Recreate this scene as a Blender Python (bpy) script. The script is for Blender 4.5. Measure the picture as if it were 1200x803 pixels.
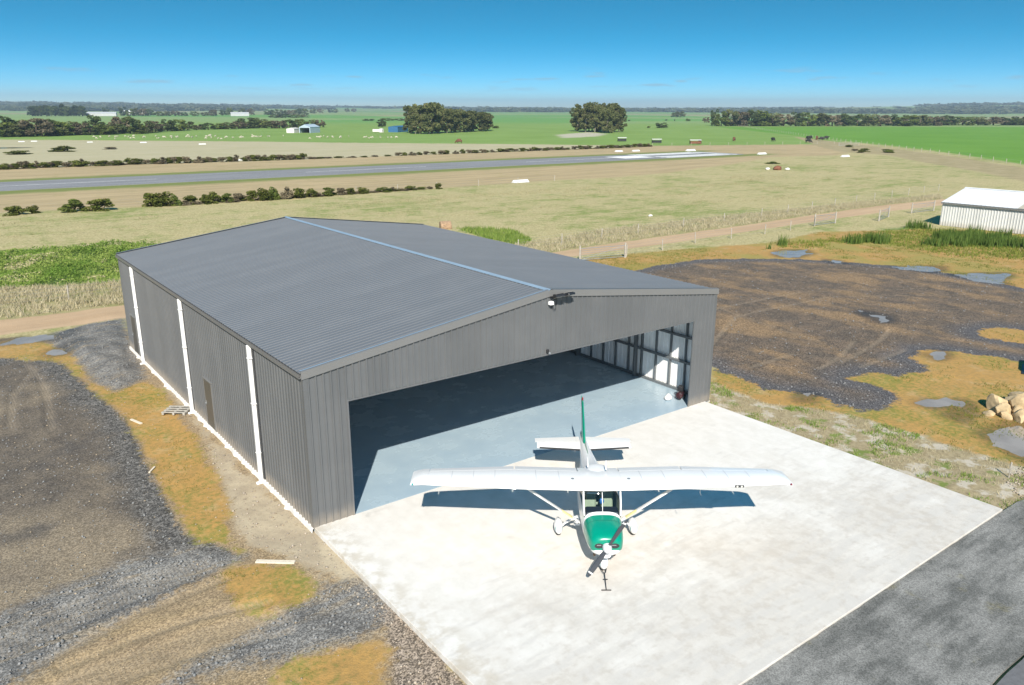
import bpy, bmesh, math, random
import numpy as np
from mathutils import Vector, Matrix, Euler

for o in list(bpy.data.objects):
    bpy.data.objects.remove(o, do_unlink=True)
SC = bpy.context.scene
COL = SC.collection
R = math.radians

# ------------------------------------------------------------------ camera
cam_d = bpy.data.cameras.new('camera')
cam = bpy.data.objects.new('camera', cam_d)
COL.objects.link(cam)
cam_d.sensor_width = 36.0
cam_d.sensor_fit = 'HORIZONTAL'
cam_d.lens = 924.08 / 1200 * 36
cam_d.clip_start = 0.5
cam_d.clip_end = 60000
YAW, PITCH, ROLL = R(37.147), R(16.499), R(0.18)
cam.matrix_world = (Matrix.Translation((-8.695, -22.042, 13.02)) @ Matrix.Rotation(-YAW, 4, 'Z')
                    @ Matrix.Rotation(math.pi / 2 - PITCH, 4, 'X') @ Matrix.Rotation(ROLL, 4, 'Z'))
SC.camera = cam

# ------------------------------------------------------------------ light
SUN_TRAVEL = Vector((3.31, 4.53, -4.364)).normalized()
SUN_EL = math.asin(-SUN_TRAVEL.z)
SUN_AZ = math.atan2(-SUN_TRAVEL.x, -SUN_TRAVEL.y)          # from +Y towards +X
sun_d = bpy.data.lights.new('sun', 'SUN')
sun_d.energy = 4.7
sun_d.angle = R(0.53)
sun_d.color = (1.0, 0.93, 0.83)
sun = bpy.data.objects.new('sun', sun_d)
COL.objects.link(sun)
sun.location = (-40, -60, 60)
sun.rotation_euler = SUN_TRAVEL.to_track_quat('-Z', 'Y').to_euler()

world = bpy.data.worlds.new('World')
SC.world = world
world.use_nodes = True


def build_world():
    nt = world.node_tree
    nt.nodes.clear()
    N = nt.nodes.new
    L = nt.links.new
    out = N('ShaderNodeOutputWorld')
    bg = N('ShaderNodeBackground')
    bg.inputs['Strength'].default_value = 0.106
    sky = N('ShaderNodeTexSky')
    sky.sky_type = 'NISHITA'
    sky.sun_disc = False
    sky.sun_elevation = SUN_EL
    sky.sun_rotation = SUN_AZ
    sky.altitude = 100
    sky.air_density = 1.0
    sky.dust_density = 0.5
    sky.ozone_density = 3.0
    tc = N('ShaderNodeTexCoord')
    # a clear, dry sky: the blue comes down close to the horizon all the way round
    sep = N('ShaderNodeSeparateXYZ')
    L(tc.outputs['Generated'], sep.inputs[0])
    mz = N('ShaderNodeMath'); mz.operation = 'MULTIPLY'; mz.inputs[1].default_value = 4.8
    L(sep.outputs['Z'], mz.inputs[0])
    az = N('ShaderNodeMath'); az.operation = 'ADD'; az.inputs[1].default_value = 0.03
    L(mz.outputs[0], az.inputs[0])
    cmb = N('ShaderNodeCombineXYZ')
    L(sep.outputs['X'], cmb.inputs['X']); L(sep.outputs['Y'], cmb.inputs['Y']); L(az.outputs[0], cmb.inputs['Z'])
    nrm = N('ShaderNodeVectorMath'); nrm.operation = 'NORMALIZE'
    L(cmb.outputs[0], nrm.inputs[0])
    L(nrm.outputs[0], sky.inputs['Vector'])
    hsv = N('ShaderNodeHueSaturation')
    hsv.inputs['Hue'].default_value = 0.474
    hsv.inputs['Saturation'].default_value = 1.48
    L(sky.outputs[0], hsv.inputs['Color'])
    # small flat-bottomed fair weather clouds low over the horizon
    mp = N('ShaderNodeMapping')
    mp.inputs['Scale'].default_value = (16, 16, 150)
    mp.inputs['Location'].default_value = (3.1, 1.7, 0.2)
    L(tc.outputs['Generated'], mp.inputs[0])
    nz = N('ShaderNodeTexNoise'); nz.inputs['Scale'].default_value = 1.0
    nz.inputs['Detail'].default_value = 5; nz.inputs['Roughness'].default_value = 0.55
    L(mp.outputs[0], nz.inputs['Vector'])
    cr = N('ShaderNodeMapRange'); cr.interpolation_type = 'SMOOTHSTEP'
    cr.inputs[1].default_value = 0.585; cr.inputs[2].default_value = 0.70
    L(nz.outputs['Fac'], cr.inputs[0])
    band = N('ShaderNodeMapRange'); band.interpolation_type = 'SMOOTHSTEP'
    band.inputs[1].default_value = 0.016; band.inputs[2].default_value = 0.030
    L(sep.outputs['Z'], band.inputs[0])
    band2 = N('ShaderNodeMapRange'); band2.interpolation_type = 'SMOOTHSTEP'
    band2.inputs[1].default_value = 0.034; band2.inputs[2].default_value = 0.052
    band2.inputs[3].default_value = 1.0; band2.inputs[4].default_value = 0.0
    L(sep.outputs['Z'], band2.inputs[0])
    m1 = N('ShaderNodeMath'); m1.operation = 'MULTIPLY'
    L(band.outputs[0], m1.inputs[0]); L(band2.outputs[0], m1.inputs[1])
    m2 = N('ShaderNodeMath'); m2.operation = 'MULTIPLY'
    L(m1.outputs[0], m2.inputs[0]); L(cr.outputs[0], m2.inputs[1])
    m3 = N('ShaderNodeMath'); m3.operation = 'MULTIPLY'; m3.inputs[1].default_value = 0.6
    L(m2.outputs[0], m3.inputs[0])
    mix = N('ShaderNodeMix'); mix.data_type = 'RGBA'
    mix.inputs[7].default_value = (2.0, 3.1, 3.9, 1)
    L(m3.outputs[0], mix.inputs[0]); L(hsv.outputs[0], mix.inputs[6])
    L(mix.outputs[2], bg.inputs['Color'])
    L(bg.outputs[0], out.inputs['Surface'])


build_world()
SC.view_settings.view_transform = 'Standard'
SC.view_settings.look = 'None'
SC.view_settings.gamma = 1.0
SC.view_settings.use_curve_mapping = False
SC.view_settings.exposure = 0.8
SC.render.engine = 'CYCLES'

random.seed(7)
RNG = np.random.default_rng(7)


# ------------------------------------------------------------------ helpers
class MB:
    """collects faces; build() links them as ONE mesh object"""

    def __init__(self):
        self.v = []; self.f = []; self.m = []

    def face(self, pts, mi=0):
        b = len(self.v)
        self.v += [tuple(p) for p in pts]
        self.f.append(tuple(range(b, b + len(pts)))); self.m.append(mi)

    def grid(self, rows, mi=0, closed=False, cap0=False, cap1=False):
        """rows of equal length points, joined into quads"""
        b = len(self.v); n = len(rows[0])
        for r in rows:
            self.v += [tuple(p) for p in r]
        for i in range(len(rows) - 1):
            for j in range(n if closed else n - 1):
                a = b + i * n + j; c = b + i * n + (j + 1) % n
                self.f.append((a, c, c + n, a + n)); self.m.append(mi)
        if cap0:
            self.f.append(tuple(b + j for j in reversed(range(n)))); self.m.append(mi)
        if cap1:
            k = b + (len(rows) - 1) * n
            self.f.append(tuple(k + j for j in range(n))); self.m.append(mi)

    def box(self, x0, x1, y0, y1, z0, z1, mi=0, M=None):
        P = [(x0, y0, z0), (x1, y0, z0), (x1, y1, z0), (x0, y1, z0), (x0, y0, z1), (x1, y0, z1), (x1, y1, z1), (x0, y1, z1)]
        if M is not None:
            P = [M @ Vector(p) for p in P]
        b = len(self.v); self.v += [tuple(p) for p in P]
        for f in ((0, 3, 2, 1), (4, 5, 6, 7), (0, 1, 5, 4), (1, 2, 6, 5), (2, 3, 7, 6), (3, 0, 4, 7)):
            self.f.append(tuple(b + i for i in f)); self.m.append(mi)

    def bbox(self, x0, x1, y0, y1, z0, z1, c=0.01, mi=0, M=None):
        """box with chamfered upright and top edges"""
        def ring(z, k):
            return [(x0 + c + k, y0 + k, z), (x1 - c - k, y0 + k, z), (x1 - k, y0 + c + k, z), (x1 - k, y1 - c - k, z),
                    (x1 - c - k, y1 - k, z), (x0 + c + k, y1 - k, z), (x0 + k, y1 - c - k, z), (x0 + k, y0 + c + k, z)]
        rows = [ring(z0, 0), ring(z1 - c, 0), ring(z1, c * 0.7)]
        if M is not None:
            rows = [[M @ Vector(p) for p in r] for r in rows]
        self.grid(rows, mi, closed=True, cap0=True, cap1=True)

    def tube(self, pts, rad, n=8, mi=0, caps=True):
        pts = [Vector(p) for p in pts]
        if not hasattr(rad, '__len__'):
            rad = [rad] * len(pts)
        rows = []
        up = Vector((0, 0, 1))
        for i, p in enumerate(pts):
            t = (pts[min(i + 1, len(pts) - 1)] - pts[max(i - 1, 0)]).normalized()
            a = t.cross(up)
            if a.length < 1e-4:
                a = t.cross(Vector((0, 1, 0)))
            a.normalize(); b = a.cross(t)
            rows.append([p + (a * math.cos(2 * math.pi * k / n) + b * math.sin(2 * math.pi * k / n)) * rad[i] for k in range(n)])
        self.grid(rows, mi, closed=True, cap0=caps, cap1=caps)

    def bar(self, a, b, w, h, mi=0, up=(0, 0, 1)):
        a = Vector(a); b = Vector(b); t = (b - a).normalized()
        s = t.cross(Vector(up))
        if s.length < 1e-4:
            s = t.cross(Vector((0, 1, 0)))
        s.normalize(); u = s.cross(t)
        r = [[p + s * (i * w / 2) + u * (j * h / 2) for i, j in ((-1, -1), (1, -1), (1, 1), (-1, 1))] for p in (a, b)]
        self.grid(r, mi, closed=True, cap0=True, cap1=True)

    def blob(self, c, rad, seg=12, rings=8, mi=0, M=None):
        rows = []
        for i in range(rings + 1):
            th = math.pi * max(0.02, min(0.98, i / rings))
            rows.append([(c[0] + rad[0] * math.sin(th) * math.cos(2 * math.pi * k / seg), c[1] + rad[1] * math.sin(th) * math.sin(2 * math.pi * k / seg),
                          c[2] + rad[2] * math.cos(th)) for k in range(seg)])
        if M is not None:
            rows = [[M @ Vector(p) for p in r] for r in rows]
        self.grid(rows, mi, closed=True, cap0=True, cap1=True)

    def mesh(self, name, mats, smooth=False, sharp=None):
        me = bpy.data.meshes.new(name)
        me.from_pydata(self.v, [], self.f)
        for m in (mats if isinstance(mats, (list, tuple)) else [mats]):
            me.materials.append(m)
        if any(self.m):
            me.polygons.foreach_set('material_index', self.m)
        bm = bmesh.new(); bm.from_mesh(me)
        bmesh.ops.remove_doubles(bm, verts=bm.verts, dist=1e-5)
        bmesh.ops.recalc_face_normals(bm, faces=bm.faces)
        bm.to_mesh(me); bm.free()
        if smooth:
            me.polygons.foreach_set('use_smooth', [True] * len(me.polygons))
            if sharp:
                me.set_sharp_from_angle(angle=R(sharp))
        me.update()
        return me

    def build(self, name, mats, parent=None, smooth=False, sharp=None):
        return link(name, self.mesh(name, mats, smooth, sharp), parent)


def link(name, me, parent=None, loc=None, rz=None):
    o = bpy.data.objects.new(name, me)
    COL.objects.link(o)
    if parent is not None:
        o.parent = parent
    if loc is not None:
        o.location = loc
    if rz is not None:
        o.rotation_euler = (0, 0, rz)
    return o


def tag(o, label=None, cat=None, group=None, kind=None):
    if label: o['label'] = label
    if cat: o['category'] = cat
    if group: o['group'] = group
    if kind: o['kind'] = kind
    return o


def thing(name, label, cat, loc=(0, 0, 0), rz=0, group=None):
    o = link(name, None, None, loc, rz)
    return tag(o, label, cat, group)


def copy_tree(o, parent=None):
    c = o.copy(); COL.objects.link(c); c.parent = parent
    for ch in list(o.children):
        copy_tree(ch, c)
    return c


def np_mesh(name, verts, faces, mat, attrs=None, smooth=False):
    """fast mesh from numpy: faces (n,3) or (n,4)"""
    me = bpy.data.meshes.new(name)
    k = faces.shape[1]
    me.vertices.add(len(verts)); me.vertices.foreach_set('co', np.ascontiguousarray(verts, dtype=np.float32).ravel())
    me.loops.add(faces.size); me.loops.foreach_set('vertex_index', np.ascontiguousarray(faces, dtype=np.int32).ravel())
    me.polygons.add(len(faces))
    me.polygons.foreach_set('loop_start', np.arange(0, faces.size, k, dtype=np.int32))
    if smooth:
        me.polygons.foreach_set('use_smooth', np.ones(len(faces), dtype=bool))
    me.update(calc_edges=True)
    for m in (mat if isinstance(mat, (list, tuple)) else [mat]):
        me.materials.append(m)
    for n, a in (attrs or {}).items():
        at = me.attributes.new(n, 'FLOAT', 'POINT'); at.data.foreach_set('value', np.ascontiguousarray(a, dtype=np.float32))
    return me


def _hash(ix, iy, s):
    h = (ix * 374761393 + iy * 668265263 + s * 974711) & 0x7fffffff
    h = ((h ^ (h >> 13)) * 1274126177) & 0x7fffffff
    return ((h ^ (h >> 16)) & 0xffff) / 65535.0


def vnoise(x, y, s=0):
    x = np.asarray(x, float); y = np.asarray(y, float)
    ix = np.floor(x).astype(np.int64); iy = np.floor(y).astype(np.int64)
    fx = x - ix; fy = y - iy; fx = fx * fx * (3 - 2 * fx); fy = fy * fy * (3 - 2 * fy)
    a = _hash(ix, iy, s); b = _hash(ix + 1, iy, s); c = _hash(ix, iy + 1, s); d = _hash(ix + 1, iy + 1, s)
    return (a + (b - a) * fx) * (1 - fy) + (c + (d - c) * fx) * fy


def fbm(x, y, s=0, o=4):
    t = 0; amp = 0.5; n = 0
    for i in range(o):
        t = t + amp * vnoise(x * 2 ** i, y * 2 ** i, s + i); n += amp; amp *= 0.5
    return t / n


def sstep(a, b, x):
    t = np.clip((x - a) / (b - a), 0, 1)
    return t * t * (3 - 2 * t)


def poly_sd(X, Y, poly, cap=60.0):
    """signed distance, positive inside"""
    P = np.asarray(poly, float); n = len(P)
    d2 = np.full(X.shape, 1e18); ins = np.zeros(X.shape, bool)
    for i in range(n):
        ax, ay = P[i]; bx, by = P[(i + 1) % n]
        ex, ey = bx - ax, by - ay
        wx, wy = X - ax, Y - ay
        t = np.clip((wx * ex + wy * ey) / (ex * ex + ey * ey + 1e-12), 0, 1)
        d2 = np.minimum(d2, (wx - ex * t) ** 2 + (wy - ey * t) ** 2)
        if ay != by:
            c = ((ay > Y) != (by > Y)) & (X < (bx - ax) * (Y - ay) / (by - ay) + ax)
            ins ^= c
    d = np.minimum(np.sqrt(d2), cap)
    return np.where(ins, d, -d)


def line_d(X, Y, pts):
    d2 = np.full(X.shape, 1e18)
    for (ax, ay), (bx, by) in zip(pts[:-1], pts[1:]):
        ex, ey = bx - ax, by - ay
        t = np.clip(((X - ax) * ex + (Y - ay) * ey) / (ex * ex + ey * ey), 0, 1)
        d2 = np.minimum(d2, (X - ax - ex * t) ** 2 + (Y - ay - ey * t) ** 2)
    return np.sqrt(d2)


# ------------------------------------------------------------------ material nodes
class NB:
    def __init__(self, name):
        self.mat = bpy.data.materials.new(name)
        self.mat.use_nodes = True
        self.nt = self.mat.node_tree
        self.nt.nodes.clear()
        self.out = self.n('ShaderNodeOutputMaterial')
        self._pos = None

    def n(self, t): return self.nt.nodes.new(t)

    def l(self, a, b): self.nt.links.new(a, b)

    @property
    def pos(self):
        if self._pos is None:
            self._pos = self.n('ShaderNodeNewGeometry').outputs['Position']
        return self._pos

    @property
    def obj(self):
        return self.n('ShaderNodeTexCoord').outputs['Object']

    def attr(self, name):
        a = self.n('ShaderNodeAttribute'); a.attribute_name = name
        return a.outputs['Fac']

    def rand(self):
        return self.n('ShaderNodeObjectInfo').outputs['Random']

    def noise(self, scale, detail=4, rough=0.55, vec=None, sc=None, dist=0.0):
        nz = self.n('ShaderNodeTexNoise')
        nz.inputs['Scale'].default_value = scale; nz.inputs['Detail'].default_value = detail
        nz.inputs['Roughness'].default_value = rough; nz.inputs['Distortion'].default_value = dist
        v = vec if vec is not None else self.pos
        if sc:
            mp = self.n('ShaderNodeMapping'); mp.inputs['Scale'].default_value = sc[:3]
            if len(sc) > 3: mp.inputs['Rotation'].default_value = (0, 0, sc[3])
            self.l(v, mp.inputs[0]); v = mp.outputs[0]
        self.l(v, nz.inputs['Vector'])
        return nz.outputs['Fac']

    def voro(self, scale, out='Color', vec=None):
        v = self.n('ShaderNodeTexVoronoi'); v.inputs['Scale'].default_value = scale
        self.l(vec if vec is not None else self.pos, v.inputs['Vector'])
        return v.outputs[out]

    def math(self, op, a, b=None, clamp=False):
        m = self.n('ShaderNodeMath'); m.operation = op; m.use_clamp = clamp
        for i, q in enumerate((a, b)):
            if q is None: continue
            if isinstance(q, (int, float)): m.inputs[i].default_value = q
            else: self.l(q, m.inputs[i])
        return m.outputs[0]

    def ss(self, x, a, b, lo=0.0, hi=1.0):
        m = self.n('ShaderNodeMapRange'); m.interpolation_type = 'SMOOTHSTEP'
        m.inputs[1].default_value = a; m.inputs[2].default_value = b
        m.inputs[3].default_value = lo; m.inputs[4].default_value = hi
        self.l(x, m.inputs[0])
        return m.outputs[0]

    def mix(self, f, a, b, mode='MIX'):
        m = self.n('ShaderNodeMix'); m.data_type = 'RGBA'; m.blend_type = mode
        if isinstance(f, (int, float)): m.inputs[0].default_value = f
        else: self.l(f, m.inputs[0])
        for i, q in ((6, a), (7, b)):
            if isinstance(q, tuple): m.inputs[i].default_value = (q[0], q[1], q[2], 1)
            else: self.l(q, m.inputs[i])
        return m.outputs[2]

    def scale(self, col, f):
        """colour times a factor socket"""
        m = self.n('ShaderNodeVectorMath'); m.operation = 'SCALE'
        if isinstance(col, tuple): m.inputs[0].default_value = col[:3]
        else: self.l(col, m.inputs[0])
        if isinstance(f, (int, float)): m.inputs['Scale'].default_value = f
        else: self.l(f, m.inputs['Scale'])
        return m.outputs[0]

    def bump(self, h, strength=0.5, dist=0.02):
        b = self.n('ShaderNodeBump'); b.inputs['Strength'].default_value = strength; b.inputs['Distance'].default_value = dist
        self.l(h, b.inputs['Height'])
        return b.outputs[0]

    def bsdf(self, col, rough=0.8, metal=0.0, normal=None, spec=0.5, coat=0.0):
        p = self.n('ShaderNodeBsdfPrincipled')
        if isinstance(col, tuple): p.inputs['Base Color'].default_value = (*col[:3], 1)
        else: self.l(col, p.inputs['Base Color'])
        if isinstance(rough, (int, float)): p.inputs['Roughness'].default_value = rough
        else: self.l(rough, p.inputs['Roughness'])
        p.inputs['Metallic'].default_value = metal
        p.inputs['Specular IOR Level'].default_value = spec
        p.inputs['Coat Weight'].default_value = coat
        if normal is not None: self.l(normal, p.inputs['Normal'])
        self.p = p
        self.l(p.outputs[0], self.out.inputs['Surface'])
        return self.mat


def plain(name, col, rough=0.6, metal=0.0, var=0.12, scale=6.0, bump=0.0, spec=0.5, coat=0.0, objc=False):
    """a paint or solid material with slight procedural unevenness"""
    b = NB(name)
    nz = b.noise(scale, 4, 0.6, vec=b.obj if objc else None)
    c = b.scale(col, b.ss(nz, 0.25, 0.75, 1 - var, 1 + var))
    nm = b.bump(b.noise(scale * 4, 3), bump, 0.01) if bump else None
    return b.bsdf(c, rough, metal, nm, spec, coat)


def glass_mat(name, tint=(0.75, 0.82, 0.80), refl=0.12):
    b = NB(name)
    tr = b.n('ShaderNodeBsdfTransparent'); tr.inputs[0].default_value = (*tint, 1)
    gl = b.n('ShaderNodeBsdfGlossy'); gl.inputs['Roughness'].default_value = 0.03
    fr = b.n('ShaderNodeFresnel'); fr.inputs[0].default_value = 1.5
    mx = b.n('ShaderNodeMixShader')
    b.l(fr.outputs[0], mx.inputs[0]); b.l(tr.outputs[0], mx.inputs[1]); b.l(gl.outputs[0], mx.inputs[2])
    b.l(mx.outputs[0], b.out.inputs['Surface'])
    return b.mat

# ------------------------------------------------------------------ ground zones (metres; hangar's near corner is the origin)
ZONES = {
    'dirt':[(-12.8,-1.2),(-17.8,40.4),(-5.8,32.6),(-3.2,31.4),(0.8,30.1),(0.2,24.9),(0.1,0.2),(-0.1,-9.8),(-1.2,-11.1)],
    'gravel':[(-6.2,28.0),(-4.9,28.3),(-3.8,26.9),(-3.5,25.1),(-3.2,21.8),(-3.0,19.3),(-2.8,16.6),(-2.6,14.1),(-2.7,11.3),(-3.0,8.9),(-3.1,6.3),(-3.2,4.0),(-3.3,2.3),(-2.7,1.4),(-2.5,0.4),(-3.0,-0.1),(-4.6,-0.6),(-6.7,-1.2),(-7.7,-1.5),(-8.9,-2.1),(-12.1,-1.8),(-14.3,6.2),(-13.6,33.2)],
    'blue1':[(-2.5,0.6),(-3.8,1.7),(-5.2,1.9),(-6.4,1.6),(-7.8,1.3),(-8.6,1.2),(-10.2,0.4),(-9.6,-2.6),(-8.6,-2.2),(-7.6,-1.6),(-6.7,-1.2),(-5.8,-0.8),(-4.6,-0.6),(-3.6,-0.3),(-2.9,-0.2),(-2.3,0.0)],
    'blue2':[(-0.2,-3.2),(0.1,-4.1),(-0.1,-5.2),(-0.8,-5.6),(-1.7,-5.6),(-2.8,-5.4),(-3.2,-5.3),(-3.9,-4.9),(-4.9,-4.6),(-5.7,-4.9),(-6.7,-4.9),(-4.9,-4.0),(-3.8,-3.8),(-2.5,-3.4),(-1.7,-3.3),(-1.0,-3.0)],
    'blue3':[(-3.2,31.8),(-1.1,33.0),(1.2,32.9),(0.2,26.0),(-0.2,21.7),(-0.5,19.8),(-1.7,18.6),(-2.4,18.7),(-2.8,20.2),(-2.9,23.4),(-3.1,26.5),(-3.6,29.0)],
    'ochre1':[(-8.3,32.9),(-5.9,31.5),(-4.5,31.9),(-3.8,30.2),(-3.0,27.0),(-2.9,23.7),(-2.9,20.3),(-2.2,18.5),(-0.7,19.2),(-0.4,16.6),(-0.6,12.7),(-0.6,11.4),(-0.9,9.4),(-1.1,7.0),(-1.4,5.0),(-1.8,2.9),(-2.2,1.8),(-2.3,0.4),(-2.6,1.2),(-3.0,1.7),(-3.3,2.4),(-3.3,4.4),(-3.1,7.2),(-2.9,9.8),(-2.7,12.4),(-2.7,15.5),(-3.1,19.4),(-3.3,22.8),(-3.6,25.4),(-6.2,28.2),(-8.4,29.7)],
    'ochre2':[(-3.1,-0.3),(-2.1,-0.5),(-1.3,-1.5),(-1.3,-2.5),(-1.5,-3.2),(-2.2,-3.4),(-3.0,-3.0),(-3.3,-2.1),(-3.4,-1.5)],
    'ochre3':[(-3.3,-5.5),(-2.8,-5.5),(-1.8,-5.7),(-1.0,-6.1),(-0.9,-6.8),(-1.5,-7.3),(-2.1,-7.8),(-3.9,-6.5)],
    'pale':[(-0.1,17.6),(-0.4,13.7),(-0.5,10.2),(-1.0,7.4),(-1.3,5.3),(-1.7,3.6),(-2.0,2.2),(-2.0,0.9),(-1.4,-0.6),(-0.9,-1.8),(-0.7,-3.5),(0.1,-4.1),(0.4,-4.3),(0.3,-1.4),(0.1,0.2),(-0.2,4.1),(-0.3,9.5),(-0.2,12.3),(0.1,17.5)],
    'stony':[(-0.7,-3.5),(0.4,-4.0),(0.0,-9.2),(-1.5,-8.3),(-1.1,-7.0),(-0.5,-5.8)],
    'rochre':[(34.7,30.4),(41.2,30.8),(51.2,29.2),(61.1,26.5),(72.3,27.8),(79.9,23.9),(86.1,21.1),(96.9,7.6),(51.1,-10.6),(21.6,-16.0),(19.5,-12.8),(19.7,0.2),(24.0,3.4),(37.3,20.6)],
    'rgravel':[(34.4,23.5),(42.3,24.9),(48.2,24.6),(51.7,22.5),(55.8,19.0),(57.8,16.0),(59.6,12.2),(60.3,8.8),(59.6,5.0),(58.9,1.6),(59.6,-3.2),(46.3,-8.2),(45.5,-3.5),(44.9,-2.3),(43.0,-1.8),(41.9,-2.5),(42.2,-4.8),(43.3,-8.7),(38.7,-10.1),(38.4,-6.2),(37.9,-4.7),(37.2,-2.7),(36.0,-1.8),(34.0,-2.2),(33.5,-3.3),(32.0,-3.9),(30.5,-3.2),(29.9,-2.2),(28.7,-1.9),(27.8,-2.2),(28.2,-3.1),(27.8,-4.7),(27.1,-5.3),(25.7,-5.4),(24.5,-4.8),(24.1,-3.8),(24.6,-2.6),(23.4,-0.5),(23.5,0.5),(23.7,3.1),(25.6,8.2)],
    'rdry':[(19.4,0.1),(22.1,1.9),(21.8,-0.2),(21.7,-1.7),(23.0,-3.6),(23.5,-5.3),(23.7,-7.6),(23.6,-9.7),(23.8,-11.5),(23.9,-13.5),(20.0,-14.1),(19.4,-12.8)],
    'lush1':[(-12.3,73.2),(-5.8,70.8),(-2.6,67.2),(1.5,66.0),(6.7,62.9),(14.1,56.3),(13.3,42.4),(3.5,45.4),(-1.0,47.1),(-4.3,48.4),(-12.1,51.2)],
    'lush2':[(40.8,53.9),(45.1,49.1),(42.3,42.1),(39.5,40.2),(39.3,45.8)],
    'lush3':[(56.9,24.5),(63.0,25.8),(72.0,24.9),(79.1,24.5),(85.7,23.9),(85.5,19.8),(91.9,6.1),(72.2,0.1),(71.5,6.5),(68.4,10.3),(69.0,16.3),(69.7,20.2),(62.1,21.3)],
    'ltall':[(-14.5,52.4),(-9.5,50.1),(-4.3,48.1),(-1.1,46.8),(3.4,45.1),(13.3,42.4),(28.9,40.8),(43.6,41.2),(53.0,43.4),(83.5,42.5),(125.5,39.8),(116.3,34.2),(76.1,33.6),(55.2,32.8),(38.6,32.6),(11.0,36.0),(1.5,35.8),(-5.5,35.0),(-13.7,34.8)],
    'track':[(-16.9,32.0),(-9.9,32.8),(-5.7,33.4),(-3.0,33.4),(0.9,32.9),(9.9,32.8),(23.9,32.5),(38.6,32.6),(45.1,32.5),(54.8,32.4),(66.6,32.7),(80.7,33.0),(96.7,33.0),(111.7,32.0),(131.2,29.4),(139.1,31.8),(120.0,35.9),(104.5,37.2),(86.7,36.9),(71.3,36.1),(58.9,36.0),(45.8,35.7),(38.8,35.3),(25.9,35.9),(11.0,36.0),(1.7,36.9),(-2.4,37.2),(-5.3,37.4),(-9.8,37.7),(-17.6,38.1)],
    'verge':[(-40.5,117.8),(0.5,101.0),(15.2,97.4),(19.5,96.7),(32.4,95.5),(61.9,95.3),(85.3,96.9),(105.5,94.6),(122.4,96.3),(159.9,107.4),(194.0,120.2),(219.2,113.8),(252.4,129.1),(294.1,159.0),(222.5,196.2),(148.0,185.1),(96.9,185.8),(64.6,184.7),(8.9,193.3),(-57.3,199.3)],
    'field2':[(-59.5,210.0),(8.9,193.3),(64.6,184.7),(96.9,185.8),(148.0,185.1),(217.0,191.0),(187.6,237.5),(140.2,277.8),(109.0,308.0),(26.1,383.0),(-108.4,447.0)],
    'dstrip':[(361.0,225.8),(310.0,168.7),(271.0,123.9),(249.7,99.0),(205.2,57.8),(152.1,3.1),(124.8,-1.6),(163.7,41.8),(186.1,61.1),(207.2,83.2),(231.4,105.7),(238.0,125.2),(265.9,150.7)],
    'vgreen':[(350.0,203.9),(330.0,178.4),(298.0,138.2),(271.6,109.5),(222.6,64.4),(161.6,4.8),(606.0,-53.1),(813.0,225.1),(609.0,338.0),(508.0,394.0)],
    'scald':[(273.7,312.0),(322.0,339.0),(308.0,309.0),(273.7,279.9),(243.0,270.6)],
    'green':[(-400,640),(-212,523),(27,388),(109,308),(138,274),(183,231),(217,191),(294,159),(320,173),(291,134),(266,107),(219,63),(160,4),(152,-10),(700,-2600),(9500,-2600),(9500,9500),(-7000,9500),(-7000,1000)],
}
PUDDLES = {
    'a': [(56.3, 22.5), (58.8, 23.1), (60.6, 21.7), (59.4, 20.3), (56.3, 19.8), (55.2, 21.1)],
    'b': [(57.6, 17.7), (57.9, 16.4), (57.2, 15.4), (56.5, 16.4)],
    'c': [(59.2, 12.0), (61.8, 10.6), (63.0, 9.7), (60.6, 8.6), (59.1, 9.3)],
    'd': [(59.7, 7.5), (61.9, 6.7), (64.3, 5.0), (63.1, 4.1), (60.7, 4.2), (59.6, 3.0), (58.9, 4.7)],
    'e': [(41.6, 5.3), (42.1, 5.0), (42.1, 3.5), (40.9, 2.5), (40.0, 2.9), (40.6, 3.8)],
    'f': [(27.5, -6.0), (28.6, -6.3), (29.5, -7.2), (28.7, -7.8), (26.8, -8.1), (26.9, -7.6), (28.2, -7.2), (27.5, -6.6)],
    'g': [(35.5, -2.5), (36.8, -2.6), (36.2, -3.2), (35.1, -3.2)],
    'h': [(23.2, -2.4), (24.3, -1.9), (24.7, -2.2), (23.6, -2.7)],
    'i': [(25.9, -9.5), (27.4, -9.4), (29.1, -9.8), (26.7, -11.2), (24.6, -11.5), (25.1, -10.5)],
    'j': [(-5.6, 32.2), (-3.6, 31.6), (-2.0, 31.0), (-2.6, 30.0), (-4.4, 30.8), (-6.2, 31.2)],
    'k': [(-3.9, 27.9), (-2.9, 28.4), (-2.2, 28.0), (-3.0, 26.9), (-3.8, 26.8)],
}
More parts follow.
